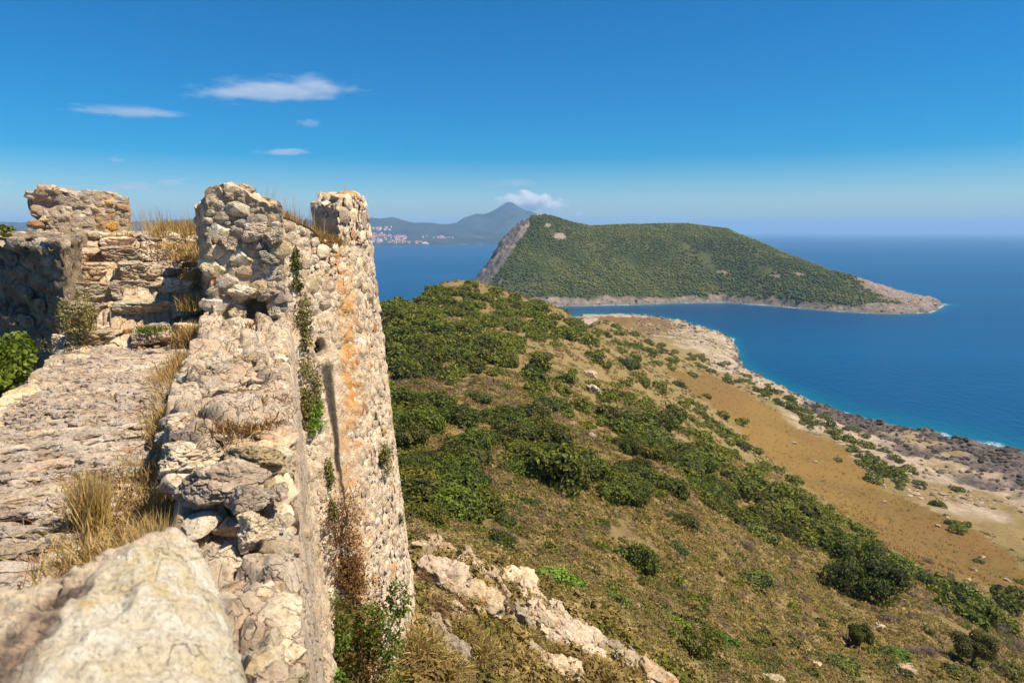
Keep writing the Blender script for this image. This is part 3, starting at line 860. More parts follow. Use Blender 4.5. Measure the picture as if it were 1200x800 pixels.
# parapet stones set by hand: pixel, assumed height, half sizes
def at_z(px, py, z):
    d = ray(px, py); k = z / d[2]
    p = np.array([d[0] * k, d[1] * k])
    return p @ EU[:2], p @ EV[:2], k
def hand(px, py, w, h, z, kind='s', yaw=0., big=True, depth=.8, tilt=(0, 0), name="stone"):
    u, v, k = at_z(px, py, z)
    s = k / F
    me = random.choice((BIGST if big else MIDST)[kind])
    v = min(v, -.04 - w * s * .95)
    o = put_rock(name, me, walk, u + w * s * .4, v, z - h * s * .5 - .05, w * s * depth, w * s, max(h * s, .5 * w * s), yaw, tilt)
    return o
HS = [(262, 545, 50, 20, -1.04, 'g', .15), (228, 560, 26, 20, -1.1, 's', -.2), (218, 520, 34, 18, -1.05, 's', .1), (300, 600, 24, 22, -1.16, 's', .3), (250, 592, 30, 14, -1.30, 's', .1),
      (300, 520, 36, 18, -1.03, 's', -.2), (232, 428, 18, 18, -1.0, 's', .2), (258, 425, 16, 14, -1.02, 'g', .5), (290, 415, 24, 14, -1.0, 's', .1), (318, 400, 14, 10, -1.02, 's', 0), (318, 425, 14, 12, -1.03, 's', .4),
      (262, 450, 20, 8, -1.07, 's', .1), (315, 455, 18, 10, -1.05, 's', .2), (318, 478, 20, 13, -1.05, 'g', .1), (225, 470, 26, 12, -1.12, 's', .3), (195, 500, 15, 10, -1.2, 'g', .2), (210, 490, 14, 9, -1.18, 's', .2),
      (290, 565, 26, 18, -1.1, 's', .5), (325, 530, 14, 14, -1.08, 's', .2), (325, 560, 12, 12, -1.12, 's', .2), (330, 595, 10, 14, -1.2, 's', 0),
      (280, 652, 30, 16, -1.36, 's', .2), (322, 640, 26, 18, -1.34, 'g', .1), (280, 690, 26, 18, -1.40, 's', .3), (318, 690, 30, 18, -1.4, 's', .1), (322, 745, 32, 24, -1.42, 's', .2), (295, 740, 24, 20, -1.46, 's', .4), (325, 800, 30, 26, -1.44, 's', .2),
      (255, 625, 26, 14, -1.38, 's', .2)]
for px, py, w, h, z, kd, yw in HS: hand(px, py, w, h, z, kd, yw)
pts = darts(170, 1.9, 8.2, -.84, -.05, lambda g, f: (g.uniform(.05, .14) if f < .4 else g.uniform(.03, .07)), 4000, 5, 1.3)
for i, (u, v, r) in enumerate(pts):
    if v < EP(u) + r * .6 or v > .01 - r * 1.0: continue
    z = float(np.interp(u, [0, 1.6, 2.6, 3.2, 3.6, 4.2, 5, 6, 7, 8, 9], [-1.36, -1.34, -1.33, -1.28, -1.17, -1.10, -1.1, -1.1, -1.08, -1.02, -1.0]))
    put_rock("stone", random.choice(MIDST[random.choice('sssssg')]), walk, u, v, z - r * .5 + random.uniform(-.04, .02), r * 1.1, r * random.uniform(1, 1.5), r * random.uniform(.5, .8), random.uniform(-1, 1), (random.uniform(-.3, .3), random.uniform(-.3, .3)))
for k in range(64):
    u = 1.9 + 6.3 * k / 64 + random.uniform(-.03, .03); r = random.uniform(.05, .10)
    z = float(np.interp(u, [0, 1.6, 2.6, 3.2, 3.6, 4.2, 5, 6, 7, 8, 9], [-1.36, -1.34, -1.33, -1.28, -1.17, -1.10, -1.1, -1.1, -1.08, -1.02, -1.0]))
    put_rock("stone", random.choice(MIDST['s']), walk, u, -.04 - r * .7 + random.uniform(-.03, .02), z - .05 + random.uniform(-.03, .03), r * 1.1, r, r * .8, random.uniform(-1, 1), (random.uniform(-.3, .3), random.uniform(-.3, .3)))
# stones of the worn floor
pts = darts(260, 2.4, 8.0, -2.05, -.95, lambda g, f: (g.uniform(.07, .15) if f < .2 else g.uniform(.025, .07)), 4500, 6, 1.0)
for u, v, r in pts:
    z = -1.56 + .30 * min(max((u - 2.5) / 5.8, 0), 1.1)
    put_rock("paving_stone", random.choice(PAVST), walk, u, v, z - r * .18 + .02, r * .65, r * 1.5, r * .35, random.uniform(-.35, .35), (random.uniform(-.08, .08), random.uniform(-.08, .08)))
# loose rubble trodden into the wall top, too small to pick apart
r = np.random.default_rng(14); n = 5200
ru = 2.3 + 6.1 * r.uniform(size=n) ** .8; rv = r.uniform(-2.08, -.6, n)
ok = rv < EP(ru) + .02
ru, rv = ru[ok], rv[ok]; n = len(ru)
rr_ = .010 + .034 * r.uniform(size=n) ** 3
pz = -1.56 + .30 * np.clip((ru - 2.5) / 5.8, 0, 1.1)
Pn = np.stack([ru, rv, 0 * ru], 1)
pz = pz + fbm(Pn, .8, 3, 14) * .05 + fbm(np.stack([ru * 2.6 + rv * 1.1, rv * 1.2, 0 * ru], 1), 1., 5, 12) * .013 + .006
V, Fc = scatter_mesh((rock_V(I1[0], np.random.default_rng(3), 6, .3, 0), I1[1]), uvz(ru, rv, pz), np.stack([rr_ * r.uniform(.8, 1.6, n), rr_, rr_ * r.uniform(.4, .8, n)], 1), r.uniform(0, 6.3, n), .12, 15)
o = obj("rubble", np_mesh("rubble", V, Fc, [M_pave], smooth=False), walk); o['kind'] = 'stuff'
# stones along the inner edge
for k in range(34):
    u = 4.6 + 4.0 * k / 34 + random.uniform(-.05, .05)
    z = -1.56 + .30 * (u - 2.5) / 5.8
    put_rock("edge_stone", random.choice(MIDST['ssg'[random.randrange(3)]]), walk, u, -2.10 + random.uniform(-.08, .06), z - .05, random.uniform(.10, .18), random.uniform(.12, .2), random.uniform(.08, .14), random.uniform(-.3, .3))

# ---------------------------------------------------------------- steps
stair = empty("stone_stair", uvz1(9.5, -1.7, -1.3), "worn irregular stone steps climbing between dark wall block and rubble pier", "steps")
SU = [8.35, 8.85, 9.3, 9.8, 10.3, 10.8]; SZ = [-1.02, -.79, -.57, -.37, -.19, -.05]
def stair_top(u, v):
    z = np.full(len(u), -1.28)
    w = fbm(np.stack([u * 0, v, u * 0], 1), 1.7, 3, 4) * .06
    for a, b in zip(SU, SZ): z = np.where(u > a + w + .02, b - .10, z)
    return z
V, Fc = sbox(quadbox([(8.1, -2.35), (12.5, -3.2), (12.5, -.75), (8.1, -.7)], -2.2, stair_top), 200, 120, 30, rubble_disp(.03, 5, .03))
obj("stair_core", np_mesh("stair_core", V, Fc, [M_mortar]), stair, stair.location)
for k, (u, z) in enumerate(zip(SU, SZ)):
    v = -2.3 - .12 * k
    while v < -.85:
        w = random.uniform(.14, .33)
        hh = .125
        put_rock("step_block", random.choice(BLOCKST), stair, u + .13 + random.uniform(-.06, .06), v + w, z - hh + random.uniform(-.03, .015), random.uniform(.17, .24), w * 1.05, hh, random.uniform(-.12, .12), (random.uniform(-.06, .06), random.uniform(-.05, .05)))
        v += w * 2 * .97
pts = darts(90, 8.3, 10.8, -2.3, -.9, lambda g, f: g.uniform(.03, .07), 900, 9, 1.2)
for u, v, r in pts:
    z = float(stair_top(np.array([u]), np.array([v]))[0])
    put_rock("stone", random.choice(MIDST['ssso'[random.randrange(4)]]), stair, u, v, z + .02, r, r * 1.3, r * .7, random.uniform(-1, 1))

# ---------------------------------------------------------------- dark wall block left of the steps
block = empty("inner_wall", uvz1(10, -4, -5), "shaded inner wall face below the back merlon, dark with its sunlit top edge", "castle wall")
def blk_top(u, v): return -.10 + fbm(np.stack([u, v, 0 * u], 1), 1.1, 4, 2) * .07
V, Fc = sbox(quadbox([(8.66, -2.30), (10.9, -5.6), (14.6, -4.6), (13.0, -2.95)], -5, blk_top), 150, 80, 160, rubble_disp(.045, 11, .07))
obj("wall_core", np_mesh("wall_core", V, Fc, [M_shade]), block, block.location)
fa = np.array([8.66, -2.30]); fb = np.array([10.9, -5.6]); fd = (fb - fa) / np.linalg.norm(fb - fa); fn_ = np.array([-fd[1], fd[0]])
if fn_ @ np.array([-1, 0]) < 0: fn_ = -fn_
pts = darts(200, .05, 3.6, -2.6, -.15, lambda g, f: g.uniform(.05, .12) if f < .5 else g.uniform(.03, .06), 3000, 12, 1.5)
A3 = fd[0] * EU + fd[1] * EV; N3 = fn_[0] * EU + fn_[1] * EV; UP = np.array([0, 0, 1.])
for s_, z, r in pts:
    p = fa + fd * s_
    put("stone", random.choice(SHADEST), block, basis(A3, UP, N3, uvz1(p[0], p[1], z) - Vector(N3) * r * .1, (r * 1.5, r * .95, r * .4)))
for k in range(22):
    p = fa + fd * (.1 + k * .17)
    put_rock("coping_stone", random.choice(MIDST['ssg'[random.randrange(3)]]), block, p[0] + .08, p[1], -.14 + random.uniform(-.03, .02), random.uniform(.1, .2), random.uniform(.1, .18), random.uniform(.07, .11), .5 + random.uniform(-.3, .3))
# top of the terrace between the merlons
for k in range(70):
    u, v = random.uniform(10.9, 12.2), random.uniform(-4.2, -.9)
    r = random.uniform(.04, .12)
    put_rock("stone", random.choice(MIDST['sssg'[random.randrange(4)]]), block, u, v, -.06, r, r * 1.5, r * .6, random.uniform(-1, 1))

# ---------------------------------------------------------------- wall stones on a flat face
def face_stones(parent, o, ax, up, nr, w, h, n, size, tries, seed, kinds='ssssgg', keep=None, aspect=1.5, sink=.0, nm="stone"):
    P = darts(n, 0, w, 0, h, size, tries, seed, aspect, keep)
    rg = random.Random(seed)
    for x, y, r in P:
        a = rg.uniform(-.22, .22)
        ax2 = ax * math.cos(a) + up * math.sin(a); up2 = up * math.cos(a) - ax * math.sin(a)
        kd = rg.choice(kinds)
        p = o + ax * x + up * y + nr * sink
        if kd == 'r' and r > .045: kd = 's'
        mm = (WM if r < .055 else MIDST).get(kd) or WM[kd]
        put(nm, rg.choice(mm), parent, basis(ax2, up2, nr, p - nr * r * .12, (r * aspect * rg.uniform(.9, 1.1), r * rg.uniform(.9, 1.1), r * rg.uniform(.35, .6))))

# ---------------------------------------------------------------- rubble pier
pier = empty("rubble_pier", uvz1(8.8, -.45, -1.3), "rubble stone pier with small dark hole at its foot, nearest upright ruin", "ruined pier")
C4 = [(8.32, -.80), (8.22, -.03), (9.35, -.03), (9.45, -1.0)]
def pier_top(u, v):
    t_ = (v + .95) / .9
    return np.interp(t_, [0, .12, .25, .42, .6, .85, 1], [.26, .34, .46, .47, .40, .30, .24]) + fbm(np.stack([u, v, 0 * u], 1), 4, 3, 5) * .05
def pier_disp(V):
    base = V.copy()
    V = rubble_disp(.03, 21, .035)(V)
    q = V - np.array([0, 0, H])
    u = q @ EU; v = q @ EV; z = q[:, 2]
    k = np.exp(-(((v + .34) / .13) ** 2 + ((z + .88) / .12) ** 2) ** 2) * (u < 8.7)
    return V + k[:, None] * EU * .45
V, Fc = sbox(quadbox([C4[0], C4[1], C4[2], C4[3]], -1.6, pier_top), 110, 60, 130, lambda V: V)
# finer front
V = pier_disp(V)
obj("pier_core", np_mesh("pier_core", V, Fc, [M_mortar]), pier, pier.location)
p0 = np.array(uvz1(8.32, -.80, -1.12)); ax = np.array(uvz1(8.22, -.03, -1.12)) - p0; wl = np.linalg.norm(ax); ax /= wl; nr = np.cross(ax, UP)
HOLE = (.46, .24)
def pk(x, y, r):
    if abs(x - HOLE[0]) < .13 + r and abs(y - HOLE[1]) < .1 + r * .7: return False
    return y < 1.25 + .32 * math.exp(-((x / wl - .35) / .3) ** 2) - r
face_stones(pier, p0, ax, UP, nr, wl, 1.6, 230, lambda g, f: g.uniform(.075, .12) if f < .12 else g.uniform(.045, .085) if f < .5 else g.uniform(.02, .045), 5000, 31, 'sssssgggr', pk, 1.5, .0)
# lintel and cheek stones about the hole, and the cap stones
for x, y, w_, h_, rot in ((.33, .46, .17, .07, -.25), (.60, .43, .15, .075, .35), (.26, .22, .10, .11, 0), (.68, .2, .10, .12, 0), (.62, .82, .14, .10, .1), (.22, .98, .12, .09, 0), (.5, 1.12, .16, .12, .05), (.7, 1.05, .11, .12, 0)):
    a2 = ax * math.cos(rot) + UP * math.sin(rot); u2 = UP * math.cos(rot) - ax * math.sin(rot)
    put("stone", random.choice(BIGST['sg'[random.randrange(2)]]), pier, basis(a2, u2, nr, p0 + ax * x + UP * y - nr * .02, (w_, h_, .11)))
for u, v, z, r, kd in ((8.7, -.44, .44, .15, 'g'), (8.55, -.68, .36, .12, 's'), (8.5, -.55, .38, .08, 's'), (8.6, -.25, .33, .10, 's'), (8.5, -.14, .28, .09, 's'), (8.8, -.75, .33, .12, 's'), (9.0, -.3, .36, .13, 's'), (8.45, -.38, .32, .07, 's'), (8.4, -.1, .22, .07, 'g'), (8.9, -.1, .3, .1, 's'), (8.45, -.78, .27, .08, 's'), (8.42, -.3, .28, .08, 's')):
    put_rock("cap_stone", random.choice(BIGST[kd]), pier, u, v, z, r, r * 1.15, r * .72, random.uniform(-.6, .6), (random.uniform(-.2, .2), random.uniform(-.2, .2)))
# left flank
p1 = np.array(uvz1(9.45, -1.0, -1.12)); ax1 = p0 - p1; w1 = np.linalg.norm(ax1); ax1 /= w1
face_stones(pier, p1, ax1, UP, np.cross(ax1, UP), w1, 1.4, 60, lambda g, f: g.uniform(.05, .1), 700, 33)

# ---------------------------------------------------------------- merlon at the back
mer = empty("merlon", uvz1(13, -3.2, -.1), "square orange-stained merlon block standing alone on the far wall top", "merlon")
MC = [(12.6, -3.76), (12.95, -2.46), (13.9, -2.6), (13.4, -3.95)]
def mer_top(u, v):
    t_ = (v + 3.8) / 1.3
    return np.interp(t_, [0, .1, .14, .25, .42, .52, .62, .9, 1], [.56, .56, .70, .72, .60, .58, .63, .60, .52]) + fbm(np.stack([u, v, 0 * u], 1), 4, 3, 5) * .04
def mer_disp(V):
    V = rubble_disp(.035, 41, .03)(V)
    q = V - np.array([0, 0, H]); v = q @ EV; z = q[:, 2]; u = q @ EU
    k = np.exp(-(((v + 3.62) / .22) ** 2 + ((z - .42 - (v + 3.5) * -.1) / .09) ** 2)) * .16
    k = k + .22 * sstep(-3.45, -3.8, v) * sstep(.42, .1, z)
    return V + k[:, None] * (EU * .8 + EV * .5)
V, Fc = sbox(quadbox(MC, -.4, mer_top), 90, 60, 80, mer_disp)
obj("merlon_core", np_mesh("merlon_core", V, Fc, [stone_mat("stained_merlon_stone", (.50, .38, .25), (.44, .31, .2), (.62, .53, .42), lichen=(.52, .25, .06), lich=(.53, .68), rnd=0, k=1.3)]), mer, mer.location)
p2 = np.array(uvz1(*MC[0], -.1)); ax2 = np.array(uvz1(*MC[1], -.1)) - p2; w2 = np.linalg.norm(ax2); ax2 /= w2
face_stones(mer, p2, ax2, UP, np.cross(ax2, UP), w2, .72, 110, lambda g, f: g.uniform(.045, .08) if f < .4 else g.uniform(.025, .045), 1800, 35, 'sssssgo', lambda x, y, r: not (x < .45 and .3 < y < .62) and y < .68 - .1 * x / w2 - r * .4, 1.6, -.01)
for v, z, r in ((-3.7, .55, .09), (-3.5, .64, .12), (-3.3, .58, .09), (-3.05, .54, .09), (-2.8, .56, .1), (-2.6, .52, .08)):
    put_rock("cap_stone", random.choice(BIGST['s']), mer, 12.85 + (v + 3.7) * .25, v, z, r, r * 1.3, r * .6, random.uniform(-.4, .4))

# ---------------------------------------------------------------- round tower
TC = np.array([12.3, -1.7])
tower = empty("round_tower", uvz1(12.3, -1.7, -8), "tall round battered rubble tower with rusty streaks and a painted shadow streak", "tower")
def tr_(z): return 3.12 - .088 * np.asarray(z, float)
def tpt(th, r, z):
    th = np.asarray(th, float); r = np.asarray(r, float)
    return uvz(TC[0] - r * np.cos(th), TC[1] + r * np.sin(th), z)
def ring_top(thd):
    return np.interp(thd, [0, 20, 25, 28, 33, 37, 41, 46, 60, 100, 110, 360], [-1.6, -1.6, -.1, .22, .17, .10, .02, -.16, -.22, -.2, -1.6, -1.6])
def hole_disp(thd, z):
    a = np.exp(-(((thd - 40.5) / 1.75) ** 2 + ((z + 1.63) / .11) ** 2) ** 2) * .38
    wd = np.interp(z, [-4.9, -4.0, -3.0, -2.2, -1.95], [.08, .22, .6, 1.3, 1.5])
    cen = np.interp(z, [-5, -3, -1.9], [42.2, 41.6, 41.0])
    g = np.exp(-((thd - cen) / wd) ** 6) * sstep(-5.2, -4.7, z) * sstep(-1.82, -1.92, z)
    b = np.exp(-(((thd - 45.0) / 1.3) ** 2 + ((z + 5.3) / .13) ** 2) ** 2) * .3
    jz = fbm(np.stack([z * 0, z, thd * .1], 1), 4, 4, 6) * .4
    g2 = np.exp(-((thd - cen - .9 + jz) / (wd * 1.25)) ** 6) * sstep(-5.2, -4.7, z) * sstep(-1.82, -1.92, z)  # tapering mask of the painted shadow streak
    return a + .03 * g + b, g2
thd = np.concatenate([np.arange(0, 14, 2.), np.arange(14, 36, .4), np.arange(36, 48, .2), np.arange(48, 100, .4), np.arange(100, 361, 4.)])
zr_ = np.linspace(0, 1, 250)
TH, ZR = np.meshgrid(thd, zr_, indexing='ij'); TH, ZR = TH.ravel(), ZR.ravel()
zt = ring_top(TH); zz = zt + (-9 - zt) * ZR
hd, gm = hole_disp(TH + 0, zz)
ptn = tpt(np.radians(TH), tr_(zz), zz)
d, d2, cid = worley(ptn, 5.2, 51)
outw = -EU * np.cos(np.radians(TH))[:, None] + EV * np.sin(np.radians(TH))[:, None]
smooth_band = np.exp(-((TH - 44) / 7) ** 2) * sstep(-1.2, -2.2, zz)
amp = (fbm(ptn, .9, 3, 52) * .04 + fbm(ptn, 6, 4, 53) * .026 + fbm(ptn, 19, 3, 54) * .008 + cid * .02 * sstep(0, .1, d2 - d) - .03 * sstep(.12, 0, d2 - d)) * (1 - .7 * smooth_band)
Vt = ptn + outw * (amp - hd)[:, None]
och = np.exp(-((TH - 51 + fbm(ptn * [0, 0, 1], .9, 3, 5) * 2) / 4.2) ** 2) * sstep(-3.8, -2.4, zz) * sstep(.1, -.4, zz)
och = np.maximum(och, .8 * np.exp(-((TH - 61) / 1.3) ** 2) * sstep(-2.6, -2.2, zz) * sstep(-1.3, -1.7, zz))
och = np.maximum(och, .6 * np.exp(-((TH - 45.5) / 4.) ** 2) * sstep(-1.8, -2.6, zz))
tm = np_mesh("masonry_core", Vt, grid_faces(len(thd), len(zr_)), [M_tower], {'ochre': och, 'painted_shade': np.clip(gm * .93 + sstep(.08, .16, hd), 0, 1)})
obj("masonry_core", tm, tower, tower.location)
# ring top and inner face
A_, B_ = np.meshgrid(np.radians(thd), np.linspace(0, 1, 14), indexing='ij'); A_, B_ = A_.ravel(), B_.ravel()
zz = ring_top(np.degrees(A_)) - np.where(B_ > .9, .5, 0) + .03
V = tpt(A_, tr_(zz) - .68 * np.minimum(B_ / .9, 1), zz)
V = V + vec_noise(V, 3, .05, 4, 71) * (B_ > .03)[:, None]
obj("ring_top", np_mesh("ring_top", V, grid_faces(len(thd), 14)[:, ::-1], [M_mortar]), tower, tower.location)
A_, B_ = np.meshgrid(np.radians(np.arange(0, 361, 8.)), np.linspace(0, 2.7, 20), indexing='ij')
V = tpt(A_.ravel(), B_.ravel() * .9, -1.7 + 0 * A_.ravel()); V = V + vec_noise(V, 2, .05, 3, 72)
obj("floor", np_mesh("floor", V, grid_faces(46, 20)[:, ::-1], [M_path]), tower, tower.location)
# tower merlon: a curved stub of parapet
def tm_top(th):
    return np.interp(th, [52, 54.5, 57, 60, 66, 74, 83, 88, 100, 112], [.30, .38, .50, .55, .58, .58, .53, .50, .4, .2])
def tmf(a, b, c):
    th = 53 + 55 * a + 4.5 * b * (1 - a)
    r = tr_(0) - .55 * b
    lo = -.45
    top = tm_top(th) - .10 * b * (th < 62)
    z = lo + (top - lo) * c
    return tpt(np.radians(th), r - .02 + (tr_(z) - tr_(0)), z)
V, Fc = sbox(tmf, 150, 24, 50, rubble_disp(.03, 81, .03))
obj("parapet_stub", np_mesh("parapet_stub", V, Fc[:, ::-1], [M_tower], {'ochre': np.zeros(len(V)), 'painted_shade': np.zeros(len(V))}), tower, tower.location)
for th, b, z, r, kd in ((58, .2, .50, .09, 's'), (62, .25, .55, .08, 'o'), (66, .2, .56, .10, 'o'), (71, .2, .57, .10, 's'), (76, .25, .54, .07, 's'), (82, .2, .49, .08, 's'), (56, .5, .40, .08, 's'), (60, .6, .46, .1, 's'), (68, .6, .5, .1, 's'), (88, .3, .46, .08, 's')):
    p = tpt(np.radians(th), tr_(z) - .55 * b, z)
    M = Matrix.Translation(p) @ Matrix.Rotation(-WA + RAD(90 - th), 4, 'Z') @ Matrix.Diagonal((r * 1.3, r, r * .65, 1))
    put("cap_stone", random.choice(MIDST[kd]), tower, M)
# stones of the end face in the shade
e0 = tpt(np.radians(57.5), tr_(0) - .55, -.4); e1 = tpt(np.radians(53.), tr_(0), -.4); axe = (e1 - e0) / np.linalg.norm(e1 - e0)
face_stones(tower, e0, axe, UP, np.cross(axe, UP), .55, .85, 40, lambda g, f: g.uniform(.045, .085), 500, 83, 'sssgg', lambda x, y, r: y < .72 + .2 * x - r * .5, 1.2)

def tower_stones(n, size, tries, seed, th0, th1, z0, z1, avoid):
    aw = 3.3 * RAD(1)
    def keep(x, y, r):
        th = x / aw
        top = ring_top(th) if th < 53 else tm_top(th)
        if y > top - r * .6: return False
        if abs(th - 41.2) < 2.5 + r * 14 and -5.2 < y < -1.4: return False
        if abs(th - 45.) < 2 + r * 10 and abs(y + 5.3) < .2 + r: return False
        sb = math.exp(-((th - 44) / 6.5) ** 2) * (y < -1.7)
        if sb > .35 and random.random() < .93: return False
        return True
    for q in avoid: pass
    return [(x / aw, y, r) for x, y, r in darts(n, th0 * aw, th1 * aw, z0, z1, size, tries, seed, 1.25, keep, .93)]
sts = tower_stones(1500, lambda g, f: g.uniform(.085, .125) if f < .04 else g.uniform(.05, .085) if f < .3 else g.uniform(.022, .05), 14000, 91, 24, 98, -7.6, .6, ())
def stone_matrix(th, z, r, rg):
    a = rg.uniform(-.4, .4); T = np.radians(th)
    n3 = -EU * math.cos(T) + EV * math.sin(T); n3 = n3 + np.array([0, 0, .088]); n3 /= np.linalg.norm(n3)
    tx = EU * math.sin(T) + EV * math.cos(T); upv = np.cross(n3, tx)
    if upv[2] < 0: upv = -upv
    ax_ = tx * math.cos(a) + upv * math.sin(a); up_ = upv * math.cos(a) - tx * math.sin(a)
    return ax_, up_, n3, tpt(T, tr_(z), z), (r * rg.uniform(1.05, 1.4), r * rg.uniform(.85, 1.05), r * rg.uniform(.3, .5))
rg = random.Random(5)
order = sorted(range(len(sts)), key=lambda i: -sts[i][2])
rest = []
for k, i in enumerate(order):
    th, z, r = sts[i]
    b_ = stone_matrix(th, z, r, rg)
    if k < 285:
        kd = 'o' if abs(th - 51) < 3.5 and rg.random() < .4 and z > -3.2 else rg.choice('sssssssssssgo' if r > .05 else 'ssssssg')
        if rg.random() < .012: kd = 'r'
        put("stone", rg.choice(WM[kd]), tower, basis(*b_[:3], b_[3] - b_[2] * r * (rg.uniform(.02, .25) if z > -1.2 else rg.uniform(.24, .44)), b_[4]))
    else: rest.append((b_, rg.randrange(9)))
VV, FF = [], []
for j, (b_, vi) in enumerate(rest):
    w_ = WALLST[vi]
    VV.append(w_[:, :1] * b_[4][0] * b_[0] + w_[:, 1:2] * b_[4][1] * b_[1] + w_[:, 2:] * b_[4][2] * b_[2] + b_[3] - b_[2] * b_[4][2] * (.45 + .065 * vi))
    FF.append(I2[1] + j * len(w_))
o = obj("rubble_stones", np_mesh("rubble_stones", np.concatenate(VV), np.concatenate(FF), [M_stone], smooth=False), tower, tower.location)
o['kind'] = 'stuff'
# loose blocks lying on the ring's broken top
for k in range(26):
    th = random.uniform(24, 54); z = float(ring_top(th)); r = random.uniform(.04, .1)
    M = Matrix.Translation(tpt(np.radians(th), tr_(z) - random.uniform(.0, .5), z + .02)) @ Matrix.Rotation(random.uniform(0, 3), 4, 'Z') @ Matrix.Diagonal((r * 1.3, r, r * .8, 1))
    put("stone", random.choice(MIDST['sssgo'[random.randrange(5)]]), tower, M)

# ---------------------------------------------------------------- boulder in front of the camera
bou = empty("boulder", uvz1(1.0, -.45, -1.4), "large pitted pale yellow parapet stone, closest and out of focus", "stone block")
ga, gb = np.meshgrid(np.linspace(.05, 2.0, 300), np.linspace(-1.25, .08, 220), indexing='ij'); ga, gb = ga.ravel(), gb.ravel()
PB = np.stack([ga, gb, 0 * ga], 1)
poly = np.array([(1.68, -.27), (1.36, -.14), (1.0, -.06), (.2, -.03), (.1, -1.2), (1.3, -1.1), (1.50, -.57), (1.63, -.43)])
sd = np.full(len(ga), 9.)
for i in range(len(poly)):
    a, b = poly[i], poly[(i + 1) % len(poly)]
    e = (b - a) / np.linalg.norm(b - a); n_ = np.array([e[1], -e[0]])
    if n_ @ (poly.mean(0) - a) < 0: n_ = -n_
    sd = np.minimum(sd, (np.stack([ga, gb], 1) - a) @ n_)
sd = sd + fbm(PB, 3.5, 4, 7) * .022 + fbm(PB, 14, 3, 8) * .006
ridge = gb + .27 + (1.45 - ga) * .122
zb = -.61 - .02 * sstep(.0, -.5, ridge) - .06 * sstep(0, .25, ridge) - .08 * (1.5 - ga) * .5
zb = zb + fbm(PB, 2.4, 2, 17) * .018 + fbm(PB, 7, 5, 18, .6) * .017
pitm = sstep(.0, -.09, ridge + fbm(PB, 4, 3, 20) * .08)
cav = fbm(np.stack([ga * 3.2 + gb * 1.5, gb * 7 - ga * 2, 0 * ga], 1), 1.3, 5, 22)
cavm = sstep(.2, .38, cav) * pitm
d, d2, cid = worley(PB, 22, 23)
zb = zb + fbm(PB, 26, 3, 29) * .007 - cavm * .024 * (1 + fbm(PB, 20, 3, 30) * .5) - pitm * sstep(.2, .05, d) * .012 + pitm * fbm(PB, 6, 4, 27) * .012
zb = zb - sstep(.3, .05, worley(PB, 13, 24)[0]) * .014 * sstep(.0, .5, fbm(PB, 3, 3, 25) + .2)
zb = zb - .07 * (1 - np.clip(sd / .16, 0, 1)) ** 2 - sstep(.012, -.10, sd) * .75
zb = np.maximum(zb, -1.7)
me = np_mesh("boulder", uvz(ga, gb, zb), grid_faces(300, 220)[:, ::-1], [M_boulder], {'pit': pitm * .8, 'cav': np.clip(cavm, 0, 1)})
obj("stone", me, bou, bou.location)

# ---------------------------------------------------------------- courtyard floor inside the walls
ga, gb = np.meshgrid(np.linspace(-4, 12, 60), np.linspace(-14, -2.2, 60), indexing='ij'); ga, gb = ga.ravel(), gb.ravel()
V = uvz(ga, gb, -4.2 + 0 * ga); V = V + vec_noise(V, .5, .15, 3, 4)
tag(obj("courtyard_ground", np_mesh("courtyard_ground", V, grid_faces(60, 60)[:, ::-1], [M_ground], {'field': 0 * ga, 'rock': 0 * ga, 'dark': 0 * ga})), "dry earth floor inside the castle below the wall walk", "ground", kind='structure')

# ================================================================== vegetation
def blades(base, dirs, L, w, cols, bend=.5, seg=2):
    """thin tapering blades: returns V, quads, tris, tint"""
    n = len(base); r = np.random.default_rng(n)
    d = dirs / np.linalg.norm(dirs, axis=1)[:, None]
    side = np.cross(d, r.normal(size=(n, 3))); side /= np.linalg.norm(side, axis=1)[:, None] + 1e-9
    dz = np.zeros((n, 3)); dz[:, 2] = -bend
    L = L[:, None]; w = w[:, None]
    p1 = base + d * L * .55 + dz * L * .12
    p2 = base + d * L + dz * L * .5
    V = np.stack([base - side * w, base + side * w, p1 - side * w * .7, p1 + side * w * .7, p2], 1).reshape(-1, 3)
    k = np.arange(n)[:, None] * 5
    return V, (k + np.array([[0, 1, 3, 2]])), (k + np.array([[2, 3, 4]])), np.repeat(cols, 5, 0)

def blades_mesh(name, args, mat):
    Vs, Q, T, C, off = [], [], [], [], 0
    for a in args:
        V, q, t_, c = blades(*a[:5], **(a[5] if len(a) > 5 else {}))
        Vs.append(V); Q.append(q + off); T.append(t_ + off); C.append(c); off += len(V)
    return np_mesh(name, np.concatenate(Vs), [np.concatenate(Q), np.concatenate(T)], [mat], {'tint': np.concatenate(C)})

STRAW = np.array([[.50, .33, .12], [.42, .26, .09], [.58, .42, .19], [.34, .21, .09], [.46, .34, .10]])
BROWN = np.array([[.22, .12, .06], [.28, .16, .07], [.17, .10, .05], [.34, .21, .10]])
OLIVE = np.array([[.20, .18, .05], [.16, .15, .045], [.27, .22, .08], [.12, .13, .03]])
RUST = np.array([[.20, .075, .025], [.15, .06, .02], [.26, .12, .04], [.12, .07, .025]])
GREENS = np.array([[.10, .15, .02], [.07, .12, .02], [.16, .19, .035], [.20, .19, .05]])
def grass_args(base, h, pal, spread=.5, w=.004, seed=0, bend=.5):
    r = np.random.default_rng(seed); n = len(base)
    d = r.normal(0, spread, (n, 3)); d[:, 2] = 1
    c = pal[r.integers(0, len(pal), n)] * r.uniform(.7, 1.25, (n, 1))
    return (base, d, h * r.uniform(.45, 1.15, n), np.full(n, w) * r.uniform(.6, 1.3, n), c, {'bend': bend})

